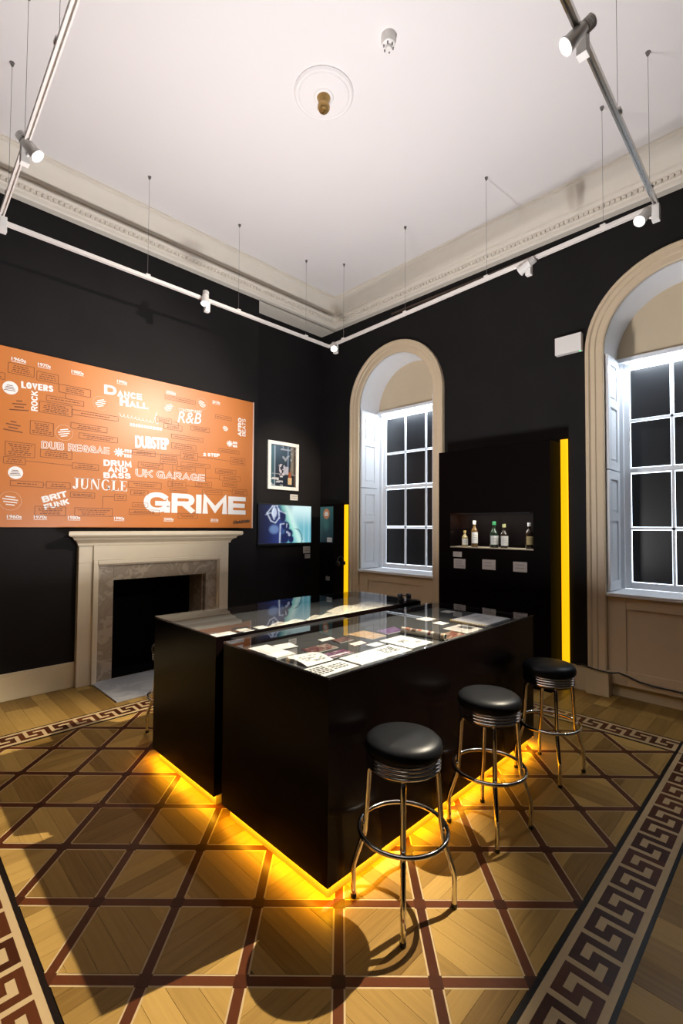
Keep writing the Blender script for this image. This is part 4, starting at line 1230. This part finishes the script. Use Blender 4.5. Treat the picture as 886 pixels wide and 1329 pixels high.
pic_sheet('magazine', 'dark red and black magazine cover with crowd picture behind open magazine', 'magazine', [(-2.165, 1.83), (-2.165, 2.04), (-2.05, 2.03), (-2.05, 1.82)], red)
pic_sheet('magazine', 'purple and magenta magazine with white title beside bold word page', 'magazine', [(-2.0, 1.825), (-2.0, 2.02), (-1.905, 2.015), (-1.905, 1.815)], band_over(mag, .62, .82, .08, .92, (.75, .68, .72)))
pic_sheet('magazine', 'orange and cream magazine in the reflection of the window', 'magazine', [(-2.255, 2.31), (-2.255, 2.485), (-2.045, 2.485), (-2.045, 2.33)], ora)
pic_sheet('magazine', 'blue purple magazine cover behind the rolled tube', 'magazine', [(-2.185, 2.54), (-2.185, 2.735), (-2.065, 2.70), (-2.065, 2.52)], pur)
pic_sheet('photograph', 'small dark red photograph between pink card and red magazine', 'photograph', [(-2.215, 2.125), (-2.215, 2.245), (-2.12, 2.24), (-2.12, 2.115)], dkr)
pic_sheet('photograph', 'reddish brown photograph under the open end of the rolled tube', 'photograph', [(-1.815, 2.70), (-1.815, 2.93), (-1.695, 2.91), (-1.695, 2.69)], rdp)
sheet('caption_card', 'pale pink card beside the orange magazine', 'label', [(-2.067, 2.14), (-2.067, 2.25), (-2.008, 2.24), (-2.008, 2.13)], paint('pink_card', (.72, .55, .48), .7), .003, txt(.2, .3, .8, .7, 2, 0, GREY, .3))
sheet('caption_card', 'small white card nearest the reflected round badge, by red magazine', 'label', [(-2.28, 2.07), (-2.28, 2.185), (-2.228, 2.175), (-2.228, 2.06)], CARDP)
q = [(-2.02, 3.235), (-2.02, 3.64), (-1.718, 3.64), (-1.718, 3.225)]
nb = sheet('spiral_notebook', 'pale photo notebook with yellow binding at the far case end', 'notebook', q, paint('grey_photo_page', (.62, .60, .62), .6), .012, txt(.3, .45, .75, .72, 5, 0, GREY, .5) + txt(.55, .2, .9, .4, 3, 0, GREY, .5))
m = MB()
for k in range(15):
    x = -2.01 + .285 * k / 14
    m.tube([(x, 3.232 + .010 * math.cos(2 * PI * j / 10), DZ + .008 + .009 * math.sin(2 * PI * j / 10)) for j in range(10)], .0028, 5, True)
tag(m.build('spiral_binding', paint('yellow_binding', (.62, .42, .06), .4), nb), kind='stuff')
sheet('newspaper_cutting', 'grey newspaper cutting beside the pale photo notebook', 'newspaper', [(-1.90, 2.945), (-1.90, 3.17), (-1.70, 3.17), (-1.70, 2.945)], paint('newsprint', (.42, .38, .35), .75), .004, txt(.1, .1, .5, .9, 6, 1, GREY, .5) + [(.55, .2, .9, .75, INK)])
sheet('caption_card', 'white card left of the grey newspaper cutting', 'label', [(-2.07, 3.065), (-2.07, 3.16), (-1.98, 3.16), (-1.98, 3.065)], PAPER)
sheet('caption_card', 'white card at the far inner corner of the nearer case', 'label', [(-2.30, 3.53), (-2.30, 3.63), (-2.215, 3.63), (-2.215, 3.53)], CARDP)
sheet('caption_card', 'dim card halfway along the inner edge of the nearer case', 'label', [(-2.25, 3.10), (-2.25, 3.24), (-2.14, 3.23), (-2.14, 3.10)], CARDP)
# rolled printed tube
tb = thing('rolled_poster', (-1.878, 2.65, DZ), 'rolled printed poster tube with dark open end lying on the papers', 'poster')
a = Vector((-2.03, 2.635, DZ + .0225)); b = Vector((-1.70, 2.668, DZ + .0225)); d = (b - a)
ax_ = d.normalized(); L = d.length; n = 16; side = ax_.cross(Vector((0, 0, 1))).normalized(); up_ = side.cross(ax_)
m = MB(); m.lathe([(.0205, 0), (.0215, .002), (.0215, L), (.0165, L), (.0165, L - .03), (.004, L - .03)], a, 18, ax_); m.build('roll', OLDPAPER, tb, smooth=40)


def ringband(t0, t1, a0, a1, mat, nm='print'):
    vs = []; k_ = 10
    for i in range(k_ + 1):
        an = a0 + (a1 - a0) * i / k_
        o_ = (side * math.cos(an) + up_ * math.sin(an)) * .0220
        vs += [a + ax_ * (L * t0) + o_, a + ax_ * (L * t1) + o_]
    return MB().add(vs, [(2 * i, 2 * i + 2, 2 * i + 3, 2 * i + 1) for i in range(k_)]).build(nm, mat, tb, smooth=60)


for t0, t1, a0, a1, mt in ((.10, .22, .3, 2.6, (.30, .12, .07)), (.26, .36, .2, 2.0, (.12, .06, .05)), (.40, .48, .8, 2.9, (.45, .12, .06)), (.50, .62, .2, 1.9, (.55, .50, .45)), (.64, .70, .0, 2.4, (.15, .05, .04)), (.76, .92, -.5, 3.4, (.05, .04, .035)), (.93, .985, -.6, 3.6, (.5, .36, .22))):
    ringband(t0, t1, a0, a1, paint('roll_print_%d' % int(t0 * 100), mt, .5))
MB().lathe([(.0164, 0), (.0164, .002)], a + ax_ * (L - .004), 18, ax_).build('end_shade', INK, tb)  # black disc stands in for the shade inside the open roll

# rear case papers
sheet('paper_sheet', 'white sheet at the near end of the rear case', 'paper', [(-2.89, 1.60), (-2.89, 1.79), (-2.745, 1.79), (-2.745, 1.60)], PAPER)
sheet('caption_card', 'inner of two small cards beside the white sheet in rear case', 'label', [(-2.90, 1.84), (-2.90, 1.93), (-2.83, 1.93), (-2.83, 1.84)], CARDP)
sheet('caption_card', 'outer of two small cards beside the white sheet in rear case', 'label', [(-2.81, 1.845), (-2.81, 1.935), (-2.745, 1.935), (-2.745, 1.845)], PAPER)
sheet('caption_card', 'dim card just before the first open book in rear case', 'label', [(-2.89, 1.98), (-2.89, 2.07), (-2.80, 2.07), (-2.80, 1.98)], CARDP)


def open_book(name, label, cat, x0, x1, y0, y1, h, mat, seed):
    t = thing(name, ((x0 + x1) / 2, (y0 + y1) / 2, DZ), label, cat, 'open publications in the rear case'); N = 28; ym = (y0 + y1) / 2
    rnd = random.Random(seed)
    for s, (ya, yb) in enumerate(((y0, ym), (ym, y1))):
        vs = []; fs = []
        for i in range(15):
            u = i / 14; y = ya + (yb - ya) * u; q_ = u if s == 0 else 1 - u
            z = DZ + .004 + h * (math.sin(min(1, q_ * 1.15) * PI * .82) ** 1.0) * (.6 + .4 * q_)
            vs += [(x0, y, z), (x1, y, z), (x0, y, DZ), (x1, y, DZ)]
        for i in range(14):
            b_ = 4 * i
            fs += [(b_, b_ + 1, b_ + 5, b_ + 4), (b_ + 1, b_ + 3, b_ + 7, b_ + 5), (b_ + 2, b_, b_ + 4, b_ + 6), (b_ + 3, b_ + 2, b_ + 6, b_ + 7)]
        fs += [(0, 2, 3, 1), (4 * 14, 4 * 14 + 1, 4 * 14 + 3, 4 * 14 + 2)]
        MB().add(vs, fs).build('page_block', mat, t, smooth=35)
        g = MB()
        for k in range(16):
            u = .12 + .76 * (k % 8) / 8; y = ya + (yb - ya) * u; q_ = u if s == 0 else 1 - u
            z = DZ + .0052 + h * (math.sin(min(1, q_ * 1.15) * PI * .82)) * (.6 + .4 * q_)
            xa = x0 + (x1 - x0) * (.1 if k < 8 else .55); xb = xa + (x1 - x0) * rnd.uniform(.2, .36)
            g.add([(xa, y, z), (xb, y, z), (xb, y + .006, z), (xa, y + .006, z)], [(0, 1, 2, 3)])
        tag(g.build('print', GREY, t), kind='stuff')
    return t


open_book('open_book', 'cream open book first in line in the rear case', 'book', -2.80, -2.63, 2.04, 2.40, .034, OLDPAPER, 1)
open_book('open_book', 'cream open book between first book and newspaper in rear case', 'book', -2.82, -2.63, 2.43, 2.76, .034, OLDPAPER, 2)
open_book('open_newspaper', 'large open newspaper at the far end of the rear case', 'newspaper', -2.98, -2.64, 2.80, 3.50, .036, OLDPAPER, 3)
headphones((-2.70, 3.53, ZT + .045), .64, (-PI / 2, 0, 1.0), 'black headphones lying on the far end of the rear case glass')

# ------------------------------------------------------------------ bar stools
st = thing('bar_stool', (-1.352, 1.768, 0), 'chrome bar stool with black round seat nearest the camera', 'stool', 'bar stools round the display cases')
ox, oy = -1.352, 1.768
MB().lathe([(.150, .690), (.170, .690), (.178, .698), (.180, .715), (.176, .735), (.160, .750), (.125, .759), (.06, .763), (.001, .764)], (ox, oy, 0), 40).build('seat_cushion', LEATHER, st, smooth=50)
bp = [(.145, .622)]
for k in range(4):
    z = .628 + k * .0165; bp += [(.166, z), (.1715, z + .0035), (.173, z + .007), (.1715, z + .0105), (.166, z + .0135), (.1645, z + .015)]
bp += [(.15, .694)]
MB().lathe(bp, (ox, oy, 0), 48).build('seat_band', CHROME, st, smooth=45)
MB().lathe([(.02, .600), (.15, .612), (.15, .624)], (ox, oy, 0), 32).build('seat_pan', PLASTIC, st, smooth=40)
for ang in (2.24, .66, -.92, 3.80):          # measured from the feet
    c, s = math.cos(ang), math.sin(ang); P_ = [(.10, .622), (.135, .618), (.152, .605), (.158, .585), (.170, .40), (.178, .31), (.186, .285), (.222, .175), (.229, .150), (.231, .12), (.229, .012)]
    pts = []
    for (r0, z0), (r1, z1) in zip(P_, P_[1:]):
        for k in range(2): pts.append((r0 + (r1 - r0) * k / 2, z0 + (z1 - z0) * k / 2))
    pts.append(P_[-1])
    leg = MB().tube([(ox + r * c, oy + r * s, z) for r, z in pts], .0125, 10).build('leg', CHROME, st, smooth=60)
    MB().lathe([(.0135, 0), (.0145, .003), (.0145, .016), (.0125, .02)], (ox + .229 * c, oy + .229 * s, 0), 12).build('foot_cap', PLASTIC, leg, smooth=40)
MB().tube([(ox + .202 * math.cos(2 * PI * k / 48), oy + .202 * math.sin(2 * PI * k / 48), .335) for k in range(48)], .0105, 10, True).build('foot_ring', CHROME, st, smooth=60)
dup(st, (-1.343, 2.570, 0), 'chrome bar stool with black seat, second along from the camera')
dup(st, (-1.343, 3.452, 0), 'chrome bar stool with black seat nearest the bottle cabinet and window')
dup(st, (-3.745, 1.800, 0), 'chrome bar stool mostly hidden behind the rear case near fireplace')

# ------------------------------------------------------------------ ceiling fittings
cr = thing('ceiling_rose', (-2.823, 2.581, CZ), 'shallow round white plaster ceiling rose with brass hook boss', 'ceiling rose')
MB().lathe([(.25, 0), (.25, -.008), (.235, -.020), (.215, -.016), (.205, -.024), (.13, -.020), (.085, -.026), (.075, -.035), (.06, -.036)][::-1], (-2.823, 2.581, CZ), 48).build('plaster_disc', CEIL, cr, smooth=30)
MB().lathe([(.020, -.150), (.040, -.145), (.052, -.125), (.050, -.10), (.040, -.085), (.046, -.07), (.055, -.04), (.06, -.03)], (-2.823, 2.581, CZ), 28).build('brass_boss', BRASS, cr, smooth=40)
MB().tube([(-2.823 + .014 * math.cos(a_ * PI / 6), 2.581, CZ - .158 + .014 * math.sin(a_ * PI / 6)) for a_ in range(12)], .004, 6, True).build('hook', BRASS, cr, smooth=60)
sd = thing('smoke_detector', (-2.142, 2.602, CZ), 'small white smoke detector on the ceiling beyond the ceiling rose', 'smoke detector')
MB().lathe([(.030, -.078), (.048, -.070), (.052, -.045), (.056, -.035), (.056, 0)], (-2.142, 2.602, CZ), 28).build('housing', WPLAST, sd, smooth=40)
MB().lathe([(.020, -.100), (.024, -.095), (.024, -.074)], (-2.142, 2.602, CZ), 20).build('sensor_cap', WPLAST, sd, smooth=40)
m = MB()
for k in range(6):
    a_ = 2 * PI * k / 6; m.box(-2.142 + .036 * math.cos(a_) - .004, -2.142 + .036 * math.cos(a_) + .004, 2.602 + .036 * math.sin(a_) - .004, 2.602 + .036 * math.sin(a_) + .004, CZ - .094, CZ - .074)
tag(m.build('vent_posts', paint('grey_vent', (.2, .2, .2), .5), sd), kind='stuff')

# lighting track
TZ = 4.30
TA, TB, TC, TD = (-4.80, 4.53), (-.815, 4.33), (-4.80, .69), (-.775, .585)
trk = thing('lighting_track', (-2.8, 2.55, TZ), 'rectangular suspended lighting track of white rails on thin cables', 'lighting track')


def rail(p, q_, mat):
    p, q_ = Vector((*p, TZ)), Vector((*q_, TZ)); d = (q_ - p).normalized(); s = Vector((-d.y, d.x, 0)); m = MB(); w_, h = .017, .034
    prof = [(-w_, 0), (w_, 0), (w_, -h), (w_ - .009, -h), (w_ - .009, -h + .016), (-w_ + .009, -h + .016), (-w_ + .009, -h), (-w_, -h)]
    pa = p - d * .017; pb = q_ + d * .017; n = len(prof)
    vs = [e + s * a + Vector((0, 0, b)) for e in (pa, pb) for a, b in prof]
    m.add(vs, [list(range(n)), list(range(n, 2 * n))[::-1]] + [(k, n + k, n + (k + 1) % n, (k + 1) % n) for k in range(n)])
    return m.build('rail', mat, trk)


rail(TC, TA, RAILW); rail((TA[0] + .035, TA[1] - .002), (TB[0] - .035, TB[1] + .002), RAILW); rail(TB, TD, SILVER); rail((TC[0] + .035, TC[1] - .001), (TD[0] - .035, TD[1] + .001), RAILW)


def lerp2(p, q_, t): return (p[0] + (q_[0] - p[0]) * t, p[1] + (q_[1] - p[1]) * t)


CABLES = [(-4.80, 1.943), (-4.80, 3.032), (-4.80, 4.092), (-4.498, 4.515), (-3.40, 4.46), (-2.313, 4.405), (-1.207, 4.35), (-.812, 4.08), (-4.371, .68), (-3.73, .662), (-.800, 3.2), (-.79, 1.3), (-1.8, .612), (-2.8, .638)]
for x, y in CABLES:
    c_ = MB().tube([(x, y, TZ), (x, y, CZ)], .0017, 6).build('suspension_cable', WIRE, trk)
    MB().lathe([(.006, -.030), (.011, -.024), (.013, -.010), (.018, 0)], (x, y, CZ), 12).build('ceiling_anchor', WIRE, c_, smooth=40)
    MB().box(x - .022, x + .022, y - .022, y + .022, TZ - .004, TZ + .014).build('cable_grip', RAILW, c_)


def track_head(rp, lens, aim, label, watts, deg, blend=.35, col=(1.0, .93, .83), s=1.0, radius=.018):
    """spot head: driver box on the rail at rp, lamp body with its lens at lens, pointing to aim"""
    t = thing('track_spotlight', (rp[0], rp[1], TZ - .034), label, 'spotlight', 'spotlights on the lighting track')
    L = Vector(lens); d = (Vector(aim) - L).normalized()
    B(rp[0] - .026 * s, rp[0] + .026 * s, rp[1] - .026 * s, rp[1] + .026 * s, TZ - .155, TZ - .026).build('driver_box', WPLAST, t, bevel=.003)
    back = L - d * (.165 * s)
    MB().lathe([(.030 * s, 0), (.036 * s, .004), (.040 * s, .10 * s), (.046 * s, .112 * s), (.046 * s, .118 * s), (.040 * s, .118 * s), (.038 * s, .110 * s)], L - d * .118 * s, 24, d).build('lamp_body', WPLAST, t, smooth=40)
    f_ = MB()
    for k in range(5): f_.lathe([(.034 * s, 0), (.034 * s, .0035)], back + d * (.009 * k * s), 20, d)
    f_.lathe([(.014 * s, 0), (.014 * s, .05 * s)], back, 14, d)
    tag(f_.build('heat_sink', WPLAST, t, smooth=40), kind='stuff')
    MB().lathe([(.0385 * s, 0), (.036 * s, .003)], L - d * .004, 24, d).build('lens', LENS, t)
    MB().tube([(rp[0], rp[1], TZ - .13), tuple(L - d * .06 * s)], .010, 8).build('arm', WPLAST, t, smooth=60)
    if watts: spot('track_lamp', L + d * .006, aim, watts, deg, blend, col, radius)
    return t


WARM = (1.0, .88, .72)
track_head((-3.70, .66), (-3.63, .72, 4.195), (-2.3, 3.2, 1.0), 'spotlight on the near rail with its lens facing into the room, left in photo', 90, 34, .7)
track_head((-.785, 2.52), (-.85, 2.46, 4.20), (-3.4, 1.0, 1.7), 'large finned spotlight high on the silver rail, its lens tilted down to the left', 60, 40, .7, (1.0, .90, .80))
track_head((-.818, 4.305), (-.92, 4.25, 4.165), (-2.75, .95, .2), 'spotlight at the corner where silver and window rails meet', 2700, 48, .5, (1.0, .88, .68))
spot('track_lamp', (-.93, 4.245, 4.163), (-5.55, 2.0, 2.9), 850, 44, .7, (1.0, .90, .76))
track_head((-1.87, 4.395), (-1.95, 4.37, 4.20), (-5.9, 4.62, 2.45), 'spotlight on the window rail above the bottle cabinet', 800, 28, .9, (1.0, .84, .62))
track_head((-4.66, 4.525), (-4.63, 4.46, 4.185), (-2.1, 2.2, 1.0), 'spotlight at the far corner of the track, facing the camera', 90, 34, .7, WARM)
track_head((-4.80, 2.62), (-4.74, 2.56, 4.20), (-3.75, 1.75, 0), 'spotlight halfway along the fireplace rail', 170, 54, .9, WARM)
track_head((-4.70, .70), (-4.74, .66, 4.19), (-5.4, 3.6, 2.2), 'spotlight at the near end of the fireplace rail, cut by photo edge', 70, 60, .6, WARM)
